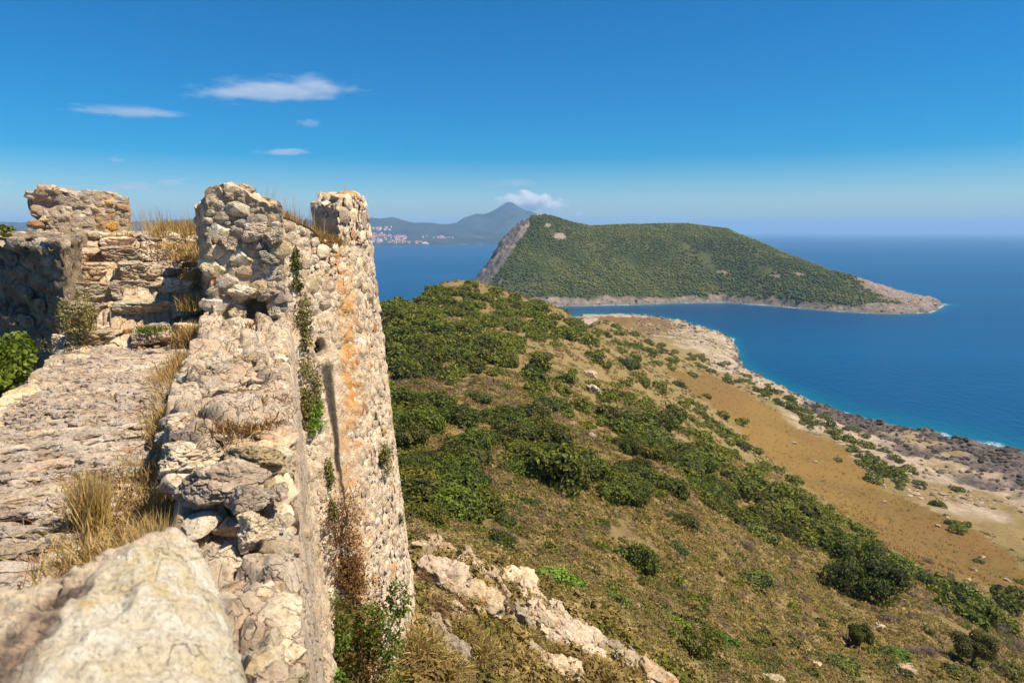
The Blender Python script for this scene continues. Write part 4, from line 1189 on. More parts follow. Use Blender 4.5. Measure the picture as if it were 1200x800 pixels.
def walk_z(u): return -1.56 + .30 * np.clip((u - 2.5) / 5.8, 0, 1.1)
def clumped(n, nc, u0, u1, v0, v1, spread, seed):
    r = np.random.default_rng(seed)
    cu, cv = r.uniform(u0, u1, nc), r.uniform(v0, v1, nc)
    k = r.integers(0, nc, n)
    return cu[k] + r.normal(0, spread, n), cv[k] + r.normal(0, spread, n)

# dry grass in the seam between the walk and the broken parapet
parts = []
u, v = clumped(3600, 60, 3.1, 7.6, -.14, .03, .06, 1); v = v + EP(u); parts.append(grass_args(uvz(u, v, walk_z(u) - .02), .26, STRAW, .35, .0035, 1))
u, v = clumped(3400, 60, 2.9, 4.7, -.5, -.02, .09, 2); v = v + EP(u); parts.append(grass_args(uvz(u, v, walk_z(u) - .02), .17, np.concatenate([STRAW, BROWN]), .7, .003, 2, .8))
u, v = clumped(2600, 40, 2.6, 3.5, -.42, .08, .08, 3); v = v + EP(u); parts.append(grass_args(uvz(u, v, walk_z(u) + .04), .22, STRAW, .45, .003, 3))
u, v = clumped(500, 1, 3.75, 3.76, -1.0, -.99, .035, 4); parts.append(grass_args(uvz(u, v, walk_z(u)), .36, STRAW[[0, 2, 4]], .18, .0035, 4, .2))
u, v = clumped(400, 1, 3.15, 3.16, -.62, -.61, .03, 5); parts.append(grass_args(uvz(u, v, walk_z(u)), .34, STRAW[[0, 2]], .2, .003, 5, .2))
u, v = clumped(1500, 30, 4.0, 8, -2.3, -1.1, .1, 6); parts.append(grass_args(uvz(u, v, walk_z(u) - .01), .07, np.concatenate([STRAW, BROWN]), .9, .003, 6, .8))
o = obj("dry_grass", blades_mesh("dry_grass", parts, M_straw))
tag(o, "dry golden grass along the seam between wall walk and broken parapet", "grass", kind='stuff')
# brown litter on the parapet
parts = []
for px, py, n, sd in ((285, 470, 900, 1), (300, 480, 700, 2), (265, 475, 500, 3), (275, 495, 300, 4)):
    uu, vv, k = at_z(px, py, -1.06)
    u, v = clumped(n, 14, uu - .35, uu + .35, vv - .12, vv + .14, .05, 20 + sd)
    parts.append(grass_args(uvz(u, v, 0 * u - 1.1), .11, np.concatenate([BROWN, RUST, STRAW[:2]]), 1., .003, sd, .7))
o = obj("withered_grass", blades_mesh("withered_grass", parts, M_straw))
tag(o, "withered brown grass tufts between the stones on the parapet top", "grass", kind='stuff')
# grass on the stair and its landing
parts = []
for uu, vv, z, n, h, sp, pal in ((9.2, -1.0, -.55, 500, .22, .1, STRAW), (8.6, -1.0, -.85, 700, .30, .08, STRAW), (8.2, -.98, -1.2, 800, .36, .09, STRAW), (9.9, -1.15, -.33, 700, .2, .12, STRAW), (10.3, -1.3, -.2, 500, .16, .2, STRAW), (8.3, -1.45, -1.05, 300, .12, .08, GREENS),
                           (8.2, -.45, -1.02, 500, .12, .18, RUST), (8.25, -.75, -1.0, 300, .12, .08, GREENS)):
    r = np.random.default_rng(int(uu * 100 + n)); parts.append(grass_args(uvz(uu + r.normal(0, sp, n), vv + r.normal(0, sp, n), np.full(n, z - .04)), h, pal, .45, .005, n))
u, v = clumped(1600, 60, 10.8, 12.3, -4.4, -.95, .08, 8); parts.append(grass_args(uvz(u, v, 0 * u - .1), .14, STRAW, .4, .005, 8))
u, v = clumped(2600, 30, 10.9, 12.2, -1.75, -1.0, .1, 9); parts.append(grass_args(uvz(u, v, 0 * u - .1), .34, STRAW, .25, .005, 9, .3))
u, v = clumped(260, 60, 10.9, 12.4, -2.4, -1.0, .1, 10); parts.append(grass_args(uvz(u, v, 0 * u - .1), .55, STRAW[[2, 2, 0]], .16, .003, 10, .2))
u, v = clumped(2800, 50, 10.6, 12.2, -5.3, -3.6, .12, 11); parts.append(grass_args(uvz(u, v, 0 * u - .12), .17, STRAW, .35, .005, 11, .4))
u, v = clumped(240, 60, 10.6, 12.2, -5.3, -3.6, .12, 12); parts.append(grass_args(uvz(u, v, 0 * u - .12), .38, STRAW[[2, 2, 0]], .16, .003, 12, .2))
o = obj("dry_grass", blades_mesh("dry_grass", parts, M_straw))
tag(o, "golden dry grass on the steps and the skyline terrace behind them", "grass", kind='stuff')
# grass on the tower
parts = []
r = np.random.default_rng(77)
th = np.radians(r.uniform(27, 54, 3800)); q = r.uniform(.05, .65, 3800)
parts.append(grass_args(tpt(th, tr_(0) - q, ring_top(np.degrees(th)) - .02), .24, STRAW, .3, .005, 13, .3))
th = np.radians(r.uniform(44, 55, 1600)); q = r.uniform(-.02, .25, 1600)
parts.append(grass_args(tpt(th, tr_(0) - q, ring_top(np.degrees(th)) - .04), .26, np.concatenate([STRAW, BROWN[:2]]), .4, .005, 14, .4))
th = np.radians(r.uniform(27, 52, 160)); q = r.uniform(.1, .6, 160)
parts.append(grass_args(tpt(th, tr_(0) - q, ring_top(np.degrees(th))), .55, STRAW[[2, 2, 0]], .14, .003, 15, .2))
th = np.radians(r.uniform(72, 82, 14)); parts.append(grass_args(tpt(th, tr_(.6) - .3, 0 * th + .52), .34, STRAW[[2]], .1, .003, 16, .2))
o = obj("dry_grass", blades_mesh("dry_grass", parts, M_straw))
tag(o, "tall pale dry grass growing on the broken rim of the round tower", "grass", kind='stuff')

# ---------------------------------------------------------------- leafy plants
def leaf_quads(P, N, size, seed, aspect=.55, droop=0.):
    r = np.random.default_rng(seed); n = len(P)
    nn = N + r.normal(0, .55, (n, 3)); nn /= np.linalg.norm(nn, axis=1)[:, None]
    a = np.cross(nn, r.normal(size=(n, 3))); a /= np.linalg.norm(a, axis=1)[:, None]
    b = np.cross(nn, a)
    s = (size * r.uniform(.6, 1.3, n))[:, None]
    V = np.stack([P - a * s, P - b * s * aspect + nn * s * .12, P + a * s, P + b * s * aspect + nn * s * .12], 1).reshape(-1, 3)
    return V, np.arange(n * 4).reshape(n, 4), np.repeat(r.uniform(0, 1, n), 4)

def lobes_cloud(lobes, n, size, seed, mat, name, core=True, fill=.25, aspect=.55, flat=0., cs=.84):
    """leaf cloud on the outside of a set of lobes (x,y,z,r)"""
    r = np.random.default_rng(seed); L = np.array(lobes)
    k = r.choice(len(L), n * 2, p=L[:, 3] ** 2 / (L[:, 3] ** 2).sum())
    d = r.normal(size=(n * 2, 3)); d /= np.linalg.norm(d, axis=1)[:, None]
    lump = 1 + .16 * fbm(L[k, :3] + d * L[k, 3:4], 3.5 / L[:, 3].mean() * .35, 3, seed)
    P = L[k, :3] + d * (L[k, 3] * lump * np.where(r.uniform(size=n * 2) < fill, r.uniform(.75, 1.0, n * 2), r.uniform(.92, 1.0, n * 2) + np.abs(r.normal(0, .10, n * 2))))[:, None]
    ins = (((P[:, None] - L[None, :, :3]) ** 2).sum(-1) < (L[None, :, 3] * .9) ** 2).any(1)
    ok = ~ins & (P[:, 2] > flat)
    P, d = P[ok][:n], d[ok][:n]
    V, Fq, rn = leaf_quads(P, d, size, seed + 1, aspect)
    Fs = [Fq]; mi = np.zeros(len(Fq))
    mats = [mat]
    if core:
        CV, CF, off = [], [], len(V)
        for x, y, z, rad in L:
            CV.append(I2[0] * rad * cs + (x, y, z)); CF.append(I2[1] + off); off += len(I2[0])
        CV = np.concatenate(CV); CF = np.concatenate(CF)
        CV[:, 2] = np.maximum(CV[:, 2], flat)
        V = np.concatenate([V, CV]); Fs.append(CF); mi = np.concatenate([mi, np.ones(len(CF))]); rn = np.concatenate([rn, np.zeros(len(CV))])
        mats.append(M_core)
    return np_mesh(name, V, Fs, mats, {'rnd': rn}, smooth=False, matidx=mi)

def bush_lobes(seed, n=11, hgt=1.0):
    r = np.random.default_rng(seed); L = [(0, 0, .45 * hgt, .5)]
    for i in range(n):
        a = i / n * 6.28 * 2.4 + r.uniform(-.3, .3); q = r.uniform(.25, .68)
        rad = r.uniform(.24, .40)
        z = r.uniform(.18, .95) * (1 - q * .75) * hgt + .05
        L.append((math.cos(a) * q, math.sin(a) * q, z, rad))
    return L
BUSH = {'d': [lobes_cloud(bush_lobes(500 + i), 2600, .058, 600 + i, M_leaf, "bush") for i in range(6)],
        'f': [lobes_cloud(bush_lobes(520 + i, 8), 800, .095, 620 + i, M_leaf, "bush") for i in range(6)],
        'l': [lobes_cloud(bush_lobes(540 + i, 9, .8), 1900, .062, 640 + i, M_leaf2, "bush") for i in range(4)],
        'b': [lobes_cloud(bush_lobes(560 + i, 10, .8), 2600, .062, 660 + i, M_leafb, "bush", aspect=.7) for i in range(3)]}
def T1(zx, zy): return 440 + zx * .3, 320 + zy * .3
# bushes: (zoom transform) px, py, rx, ry in picture pixels, kind, single label
EL = []
def add(sc, ox, oy, rows):
    for row in rows:
        x, y, rx, ry = row[:4]
        EL.append((ox + x * sc, oy + y * sc, rx * sc, ry * sc, row[4] if len(row) > 4 else 'd', row[5] if len(row) > 5 else None))
add(.3, 440, 320, [(280, 410, 40, 30), (350, 370, 20, 16), (510, 435, 25, 20), (550, 400, 12, 14, 'd', "small round dark bush alone on the tan clearing below the path"), (640, 375, 60, 25), (770, 385, 30, 30), (620, 450, 50, 25), (655, 505, 60, 45), (730, 470, 40, 20), (680, 425, 30, 15),
    (400, 495, 60, 18, 'l'), (110, 520, 80, 50), (250, 500, 60, 30), (320, 535, 25, 20), (180, 600, 120, 60), (60, 455, 40, 25), (500, 570, 70, 35), (600, 610, 90, 40), (680, 660, 60, 40), (540, 700, 75, 55), (700, 755, 110, 45), (270, 740, 110, 60), (150, 700, 70, 60),
    (800, 530, 50, 30), (750, 550, 40, 25), (800, 710, 40, 45), (410, 660, 60, 35, 'l'), (830, 640, 20, 20), (880, 590, 50, 40), (940, 640, 60, 60), (960, 500, 60, 40), (1040, 430, 60, 50), (900, 350, 40, 40), (850, 330, 50, 25), (1000, 240, 90, 30), (940, 210, 40, 15), (830, 285, 50, 20), (745, 255, 50, 28),
    (860, 235, 45, 20), (1110, 275, 80, 35), (1080, 300, 40, 20), (1140, 560, 80, 70), (1050, 600, 70, 60), (1000, 680, 80, 60), (1100, 700, 90, 50), (1110, 440, 40, 35), (980, 420, 40, 25), (660, 320, 40, 18, 'l'), (620, 320, 30, 20, 'd'), (980, 365, 55, 12, 'l'), (1180, 440, 30, 14, 'l'), (940, 480, 30, 25), (700, 290, 30, 15), (1160, 340, 30, 15), (1010, 335, 40, 15)])
add(.3376, 800, 350, [(60, 195, 60, 18), (150, 225, 60, 22), (220, 265, 50, 22), (300, 310, 60, 22), (370, 350, 40, 18), (155, 280, 25, 25), (280, 325, 30, 14, 'l'), (400, 390, 60, 36), (450, 430, 60, 40), (520, 460, 60, 36), (575, 490, 40, 24), (630, 540, 50, 24), (690, 600, 60, 34), (740, 620, 55, 34), (660, 632, 40, 16), (780, 600, 30, 20),
    (538, 566, 13, 8, 'd', "tiny lone dark bush in the middle of the brown field"), (85, 340, 18, 12, 'd'), (200, 432, 50, 20), (140, 410, 26, 15), (640, 510, 40, 14), (700, 530, 30, 10, 'l'), (820, 655, 40, 12, 'l'), (30, 260, 50, 16, 'l'), (0, 310, 20, 10, 'l'), (880, 720, 20, 9), (950, 668, 22, 8, 'l'), (940, 795, 20, 10), (985, 790, 20, 12)])
add(1 / 3., 800, 540, [(620, 390, 110, 70, 'T', "large dark bushy tree standing out before the brown field's lower corner"), (1120, 510, 70, 36), (1185, 475, 30, 26), (1192, 420, 20, 18), (240, 420, 60, 18, 'l'), (50, 470, 50, 36, 'd'), (130, 620, 60, 45, 'b', "bright green leafy bush near the slope's bottom beside a bare twig tree"), (630, 610, 38, 26, 'b'), (560, 690, 80, 45, 'l'), (740, 670, 70, 26, 'b'),
    (300, 720, 70, 36, 'l'), (950, 740, 60, 28, 'l'), (880, 470, 50, 40), (950, 500, 70, 45), (1040, 560, 70, 40), (820, 410, 50, 36), (100, 330, 30, 22, 'l'), (380, 620, 40, 18, 'l'), (1100, 595, 36, 14, 'l'), (970, 250, 30, 12), (200, 690, 50, 26, 'b'), (440, 725, 40, 20, 'b'), (1040, 350, 16, 8, 'l'), (900, 160, 26, 10, 'l'), (940, 235, 22, 9, 'l'), (480, 560, 30, 16, 'l'), (700, 500, 22, 8, 'l'), (1130, 730, 50, 20, 'l'), (720, 720, 40, 20, 'l')])
add(.325, 460, 540, [(120, 200, 80, 60, 'd', "large dark bush touching the tower's right edge low on the slope"), (215, 185, 60, 55), (60, 100, 60, 60), (150, 120, 60, 40), (260, 60, 80, 40), (320, 90, 30, 20), (560, 40, 130, 60, 'd', "long low dark bush above the bare slope, widest of its row"), (410, 65, 30, 20, 'l'), (480, 130, 50, 18, 'l'), (450, 180, 28, 20, 'l'), (550, 250, 36, 25, 'b'), (640, 215, 50, 36, 'b'), (600, 170, 40, 16, 'l'),
    (860, 110, 90, 50), (960, 145, 60, 35), (790, 70, 40, 30), (1100, 95, 60, 36), (1110, 142, 40, 26), (880, 350, 80, 55, 'd', "dark bush alone on the dry slope, middle of the foreground"), (1010, 410, 38, 32, 'd', "small dark bush just right of the lone foreground bush"), (570, 430, 100, 42, 'b', "wide bright green bush behind the pale rock outcrop"), (720, 460, 40, 28, 'b', "small bright green bush right of the wide one behind the outcrop"),
    (850, 670, 60, 45, 'l', "yellow green bush at the lower end of the rock outcrop"), (1020, 610, 40, 40, 'b', "bright green bush hugging two pale rocks on the lower slope"), (430, 330, 60, 25, 'l'), (610, 350, 40, 22, 'l'), (960, 520, 60, 30, 'l'), (760, 210, 40, 20, 'l'), (1050, 230, 60, 25, 'l'), (1020, 300, 50, 20, 'l'), (1110, 470, 40, 26, 'l'), (80, 240, 50, 20, 'b'), (180, 250, 50, 30, 'd')])
# dense thickets given as pixel outlines
THICK = [([(446, 356), (470, 350), (515, 334), (566, 338), (632, 357), (704, 376), (690, 393), (664, 392), (632, 408), (612, 412), (600, 420), (590, 438), (545, 438), (512, 440), (458, 440), (447, 405)], 380, "dark evergreen bush in the thicket that covers the ridge top beyond the tower", "bushes of the ridge thicket"),
         ([(800, 468), (834, 482), (860, 512), (912, 546), (962, 586), (1005, 620), (1040, 655), (1062, 668), (1090, 690), (1118, 697), (1180, 740), (1150, 727), (1100, 707), (1060, 680), (1015, 652), (965, 650), (930, 640), (893, 627), (833, 604), (805, 585), (800, 575)], 230, "dark evergreen bush in the long belt along the brown field's upper edge", "bushes of the belt above the field"),
         ([(800, 412), (838, 425), (872, 440), (916, 460), (950, 484), (940, 490), (900, 470), (850, 446), (800, 424), (760, 412), (770, 404)], 90, "dark evergreen bush in the thin row along the shore side of the slope", "bushes of the shore row")]
THICK += [([(918, 470), (950, 480), (1000, 505), (1045, 536), (1072, 562), (1060, 577), (1020, 562), (985, 532), (940, 502)], 60, "dark evergreen bush in the strip between brown field and pale shore rocks", "bushes of the shore strip"),
          ([(450, 358), (500, 347), (545, 341), (600, 352), (660, 368), (640, 388), (560, 368), (470, 374)], 70, "dark evergreen bush along the crest of the near ridge", "bushes of the ridge crest"),
          ([(450, 448), (490, 452), (545, 488), (562, 560), (572, 590), (545, 618), (482, 618), (462, 560), (455, 500)], 46, "dark evergreen bush in the big clump just right of the tower", "bushes of the clump beside the tower"),
          ([(562, 484), (620, 490), (660, 525), (690, 562), (650, 578), (600, 545), (575, 520)], 24, "dark evergreen bush in the long drift crossing the middle of the slope", "bushes of the middle drift"),
          ([(700, 562), (740, 546), (790, 578), (795, 600), (750, 602), (710, 586)], 14, "dark evergreen bush in the oval clump left of the bush belt", "bushes of the oval clump"),
          ([(690, 440), (740, 462), (800, 505), (835, 560), (800, 562), (740, 522), (690, 476)], 60, "dark evergreen bush in the upper end of the belt near the white stump", "bushes of the upper belt"),
          ([(640, 372), (700, 384), (790, 418), (800, 440), (760, 430), (690, 408), (630, 396)], 40, "dark evergreen bush on the far shoulder below the ridge thicket", "bushes of the far shoulder"),
          ([(610, 440), (660, 450), (690, 500), (660, 505), (620, 470)], 12, "dark evergreen bush on the clearing left of the white stump", "bushes by the white stump")]
lists = []   # (px, py, rad_px, kind, label, group)
rb = random.Random(8)
for px, py, rx, ry, kd, lb in EL:
    if lb or (rx < 14 and ry < 12):
        lists.append((px, py, rx, ry, kd, lb, None)); continue
    n = max(1, int(round(rx * ry / 110.)))
    n = min(n, 7)
    if n == 1: lists.append((px, py, rx, ry, kd, lb, None)); continue
    for k in range(n):
        a = (k + rb.random() * .5) / n * 6.28
        lists.append((px + math.cos(a) * rx * .55 * (1 if k % 3 else .2), py + math.sin(a) * ry * .5 * (1 if k % 3 else .2), rx * rb.uniform(.5, .72), ry * rb.uniform(.55, .8), kd, lb, None))
for poly, n, lb, gp in THICK:
    pp = np.array(poly); c = 0
    while c < n:
        x, y = rb.uniform(pp[:, 0].min(), pp[:, 0].max()), rb.uniform(pp[:, 1].min(), pp[:, 1].max())
        if in_poly(np.array([x]), np.array([y]), poly)[0]:
            lists.append((x, y, None, None, 'd' if rb.random() < .87 else 'l', lb, gp)); c += 1
for k in range(480):    # odd small ones on the open slope
    x = rb.uniform(450, 1200); y = rb.uniform(400, 800)
    lists.append((x, y, -1, -1, rb.choice('ddlllb'), None, None))
pos, tt = cast([l[0] for l in lists], [l[1] + ((l[3] or 0) * .45 if (l[3] or 0) > 0 else 0) for l in lists])
FX = {'count': 0}
items = []
for l, p, t_ in zip(lists, pos, tt):
    if math.isnan(t_): continue
    px, py, rx, ry, kd, lb, gp = l
    if p[2] < 2.5 or t_ < 16 or (rx is not None and rx < 0 and t_ < 24): continue
    if kd != 'T' and p[0] > -3 and t_ < 19.5: continue
    if in_poly(np.array([p[0]]), np.array([p[1]]), FIELD)[0] and (rx is None or rx < 0): continue
    if rx is None: sx = sy = rb.uniform(1.7, 3.6) * min(1., .45 + t_ / 200.); sz = sx * rb.uniform(.65, .95)
    elif rx < 0:
        sx = sy = rb.uniform(.35, .95); sz = sx * rb.uniform(.7, 1.)
    else:
        sx = min(rx * t_ / F * 1.12, 4.2 if t_ > 260 else 9); sy = sx * rb.uniform(.8, 1.1); sz = sx * (rb.uniform(.8, 1.1) if kd == 'd' else rb.uniform(.5, .75))
    items.append([t_, sx, sy, sz, p, kd, lb, gp, max(sx, sz) / t_])
items.sort(key=lambda i: -i[8])
heights = land_h(np.array([i[4][0] for i in items]), np.array([i[4][1] for i in items]))
leftover = []
def small_bush(seed, n=420):
    r = np.random.default_rng(seed); L = np.array(bush_lobes(seed, 8)); k = r.integers(0, len(L), n * 2)
    d = r.normal(size=(n * 2, 3)); d[:, 2] = d[:, 2] * .8 + .15; d /= np.linalg.norm(d, axis=1)[:, None]
    P = L[k, :3] + d * L[k, 3:4] * r.uniform(.85, 1.05, (n * 2, 1))
    ins = (((P[:, None] - L[None, :, :3]) ** 2).sum(-1) < (L[None, :, 3] * .85) ** 2).any(1)
    return leaf_quads(P[~ins][:n], d[~ins][:n], .125, seed)
SMALLB = [small_bush(800 + i) for i in range(5)]
def bush_label(kd, t_, x):
    far = t_ > 130
    if kd == 'b': return "bright green leafy bush scattered on the dry lower slope", "bright green bushes of the lower slope"
    if kd == 'l': return ("pale green low bush among the dry scrub of the far slope", "pale bushes of the far slope") if far else ("yellow green low bush among dry scrub on the near slope", "pale bushes of the near slope")
    return ("dark evergreen bush dotted over the far slope and shore edge", "dark bushes of the far slope") if far else ("dark evergreen bush in loose clumps on the near dry slope", "dark bushes of the near slope")
treespot = None
for it, hz in zip(items, heights):
    t_, sx, sy, sz, p, kd, lb, gp, _ = it
    if kd == 'T': treespot = (it, hz); continue
    if FX['count'] >= 296: leftover.append((it, hz)); continue
    FX['count'] += 1
    ms = BUSH['f'] if (kd == 'd' and t_ > 110) else BUSH[kd]
    o = obj("bush", rb.choice(ms), None, (p[0], p[1], hz - .15 * sz))
    o.scale = (sx, sy, sz); o.rotation_euler.z = rb.uniform(0, 6.28)
    if lb is None: lb, gp = bush_label(kd, t_, p[0])
    tag(o, lb, "bush", gp)
for kinds, mat_, nm_, lb_ in (('d', M_leaf, "small_bushes", "countless small dark green bushes scattered over the hillside"), ('lb', M_leaf2, "small_shrubs", "countless small light green shrubs scattered over the dry hillside")):
    Vs, Fs, Rn, off = [], [], [], 0
    for it, hz in leftover:
        t_, sx, sy, sz, p, kd, lb, gp, _ = it
        if kd not in kinds: continue
        me = rb.choice(SMALLB); a = rb.uniform(0, 6.28)
        V = me[0] * [sx, sy, sz]; V = np.stack([V[:, 0] * math.cos(a) - V[:, 1] * math.sin(a), V[:, 0] * math.sin(a) + V[:, 1] * math.cos(a), V[:, 2]], 1) + [p[0], p[1], hz - .15 * sz]
        Vs.append(V); Fs.append(me[1] + off); Rn.append(me[2]); off += len(V)
    o = obj(nm_, np_mesh(nm_, np.concatenate(Vs), np.concatenate(Fs), [mat_], {'rnd': np.concatenate(Rn)}, smooth=False))
    tag(o, lb_, "bushes", kind='stuff')

# ---------------------------------------------------------------- trees with visible trunks
def limb(path, r0, r1, n=7):
    P = np.array(path, float); V, Fc = [], []
    for i, p in enumerate(P):
        d = P[min(i + 1, len(P) - 1)] - P[max(i - 1, 0)]; d /= np.linalg.norm(d)
        a = np.cross(d, [.3, .5, .81]); a /= np.linalg.norm(a); b = np.cross(d, a)
        rad = r0 + (r1 - r0) * i / (len(P) - 1)
        for k in range(n):
            t_ = k / n * 6.283; V.append(p + (a * math.cos(t_) + b * math.sin(t_)) * rad * (1 + .12 * math.sin(k * 2.3 + i)))
    for i in range(len(P) - 1):
        for k in range(n): Fc.append([i * n + k, i * n + (k + 1) % n, (i + 1) * n + (k + 1) % n, (i + 1) * n + k])
    return np.array(V), np.array(Fc)
def join(parts_):
    Vs, Fs, off = [], [], 0
    for V, Fc in parts_: Vs.append(V); Fs.append(Fc + off); off += len(V)
    return np.concatenate(Vs), np.concatenate(Fs)
def tree(px, py, wpx, hpx, label, seed, mat, lean=.4, sparse=False, name="tree"):
    """px,py: foot of the trunk in the picture"""
    p, t_ = cast([px], [py]); p = p[0]; t_ = t_[0]
    k = t_ / F; w = wpx * k; h = hpx * k
    z = float(land_h(np.array([p[0]]), np.array([p[1]]))[0])
    base = Vector((p[0], p[1], z - .1))
    root = empty(name, base, label, "tree")
    r = np.random.default_rng(seed)
    top = np.array([lean * w * .5, 0, h * .62])
    ls = [limb([(0, 0, -.2), (lean * w * .18, .05, h * .2), (lean * w * .3, 0, h * .42), top], h * .05, h * .022)]
    lob = []
    for i in range(13 if not sparse else 8):
        a = r.uniform(0, 6.28); q = r.uniform(.2, 1.) ** .7
        tip = np.array([lean * w * .3 + math.cos(a) * w * .42 * q, math.sin(a) * w * .38 * q, h * r.uniform(.5, .86)])
        st = np.array([lean * w * .3 * r.uniform(.6, 1.1), 0, h * r.uniform(.25, .5)])
        mid = (tip + st) / 2 + r.normal(0, .04 * w, 3)
        ls.append(limb([st, mid, tip], h * .022, h * .006, 5))
        lob.append((*tip, w * (r.uniform(.13, .21) if not sparse else r.uniform(.07, .12))))
    V, Fc = join(ls)
    me = np_mesh("trunk", V, Fc, [M_twig]); o = bpy.data.objects.new("trunk", me); COL.objects.link(o); o.parent = root
    me = lobes_cloud(lob, 7000 if not sparse else 900, .013 * w + .04, seed, mat, "crown", core=not sparse, fill=.5, cs=.68)
    o = bpy.data.objects.new("crown", me); COL.objects.link(o); o.parent = root
    return root
tree(1019, 706, 82, 56, "large dark spreading tree with bare leaning trunk before the brown field", 3, M_leaf, -.35)
tree(1136, 776, 34, 30, "small crooked green tree leaning right near the lower right corner", 4, M_leaf2, .5)
tree(803, 778, 52, 50, "sparse grey twiggy tree with thin green leaves below the pale rocks", 5, M_leaf2, .3, True)
tree(806, 768, 40, 36, "bare thin twig tree beside the bright green lower bush", 6, M_leaf2, -.4, True)
tree(1006, 756, 24, 24, "little dark green tree on a short stem in the lower scrub", 7, M_leaf, .2)

# ---------------------------------------------------------------- dry scrub of the slope
def scrub_points(n, r0, r1, seed):
    r = np.random.default_rng(seed)
    a = np.radians(r.uniform(-14, 45, n)); q = np.exp(r.uniform(math.log(r0), math.log(r1), n))
    return q * np.sin(a), q * np.cos(a), q
PAL = np.array([[.33, .24, .08], [.27, .20, .06], [.39, .29, .12], [.20, .18, .042], [.25, .175, .075], [.24, .165, .11], [.29, .195, .07], [.14, .15, .026]])
def scrub(name, n, r0, r1, nb, rad, bw, label, seed, dens_th=-.25):
    x, y, q = scrub_points(n, r0, r1, seed)
    r = np.random.default_rng(seed + 1)
    z = land_h(x, y)
    P = np.stack([x, y, 0 * x], 1)
    ok = (z > np.where(q > 230, 19, 9)) & ~in_poly(x, y, FIELD) & (fbm(P, .12, 3, 88) > dens_th + r.uniform(-.3, .3, n))
    x, y, z, q = x[ok], y[ok], z[ok], q[ok]; n = len(x)
    patch = fbm(np.stack([x, y, 0 * x], 1), .09, 3, 90)
    pi = np.clip(((patch + r.normal(0, .45, n)) * 3.5 + 3.5).astype(int), 0, 7)
    pi = np.where(r.uniform(size=n) < .13, r.integers(0, 8, n), pi)
    col = PAL[pi] * r.uniform(.75, 1.2, (n, 1))
    rs = rad * r.uniform(.5, 1.4, n) * (1 + q / r1 * .8)
    N = n * nb
    k = np.repeat(np.arange(n), nb)
    d = r.normal(size=(N, 3)); d[:, 2] = np.abs(d[:, 2]) * .9 + .05; d /= np.linalg.norm(d, axis=1)[:, None]
    hh = rs * r.uniform(.4, .8, n)
    lump = 1 + .28 * np.sin(d[:, 0] * 5 + k) * np.sin(d[:, 1] * 5 + k * 1.7)
    P = np.stack([x, y, z - .06], 1)[k] + d * (np.stack([rs, rs, hh], 1)[k]) * (lump * r.uniform(.6, 1.05, N) ** .5)[:, None]
    fs = bw * r.uniform(.5, 1.5, N) * (rs[k] / rad) * (1 + q[k] / r1)
    nn = d + r.normal(0, .5, (N, 3)) + [0, 0, .25]
    t1 = np.cross(nn, r.normal(size=(N, 3))); t1 /= np.linalg.norm(t1, axis=1)[:, None]
    t2 = np.cross(nn, t1); t2 /= np.linalg.norm(t2, axis=1)[:, None]
    c = col[k] * r.uniform(.78, 1.22, (N, 1))
    V = np.stack([P + t1 * (fs * 1.5)[:, None], P - t1 * (fs * .7)[:, None] + t2 * (fs * .7)[:, None], P - t1 * (fs * .7)[:, None] - t2 * (fs * .7)[:, None]], 1).reshape(-1, 3)
    o = obj(name, np_mesh(name, V, [np.arange(N * 3).reshape(N, 3)], [M_scrub], {'tint': np.repeat(c, 3, 0)}, smooth=False))
    tag(o, label, "scrub", kind='stuff')
    return o
scrub("dry_scrub", 500, 9.5, 17, 260, .28, .016, "fine dry scrub at the foot of the tower", 5, -2)
scrub("dry_scrub", 5600, 15, 48, 190, .30, .018, "spiky dry tan and grey scrub cushions on the near slope", 1, -.8)
scrub("dry_scrub", 13000, 45, 130, 60, .40, .042, "low dry tan scrub over the middle of the slope", 2, -.7)
scrub("dry_scrub", 12000, 125, 420, 20, .6, .115, "fine dry scrub over the distant slope", 3, -.3)

# short dry grass on the field
r = np.random.default_rng(66); n = 16000
x, y, q = scrub_points(n, 130, 420, 67)
ok = in_poly(x, y, FIELD); x, y, q = x[ok], y[ok], q[ok]; n = len(x)
z = land_h(x, y); N = n * 5; k = np.repeat(np.arange(n), 5)
FP = np.array([[.22, .13, .04], [.18, .105, .033], [.26, .18, .06], [.19, .145, .04], [.32, .23, .10]])
pi = np.clip((fbm(np.stack([x, y, 0 * x], 1), .05, 3, 3) * 2.5 + 2.5 + r.normal(0, .7, n)).astype(int), 0, 4)
d = r.normal(size=(N, 3)) * [.5, .5, .25]; d[:, 2] = np.abs(d[:, 2]) * .4
P = np.stack([x, y, z - .02], 1)[k] + d * .8
a = r.normal(size=(N, 3)) * .22; b = r.normal(size=(N, 3)) * .22
V = np.stack([P, P + a, P + b], 1).reshape(-1, 3)
o = obj("dry_grass", np_mesh("dry_grass", V, [np.arange(N * 3).reshape(N, 3)], [M_scrub], {'tint': np.repeat(FP[pi][k] * r.uniform(.8, 1.2, (N, 1)), 3, 0)}, smooth=False))
tag(o, "short golden brown grass of the sloping field above the shore", "grass", kind='stuff')

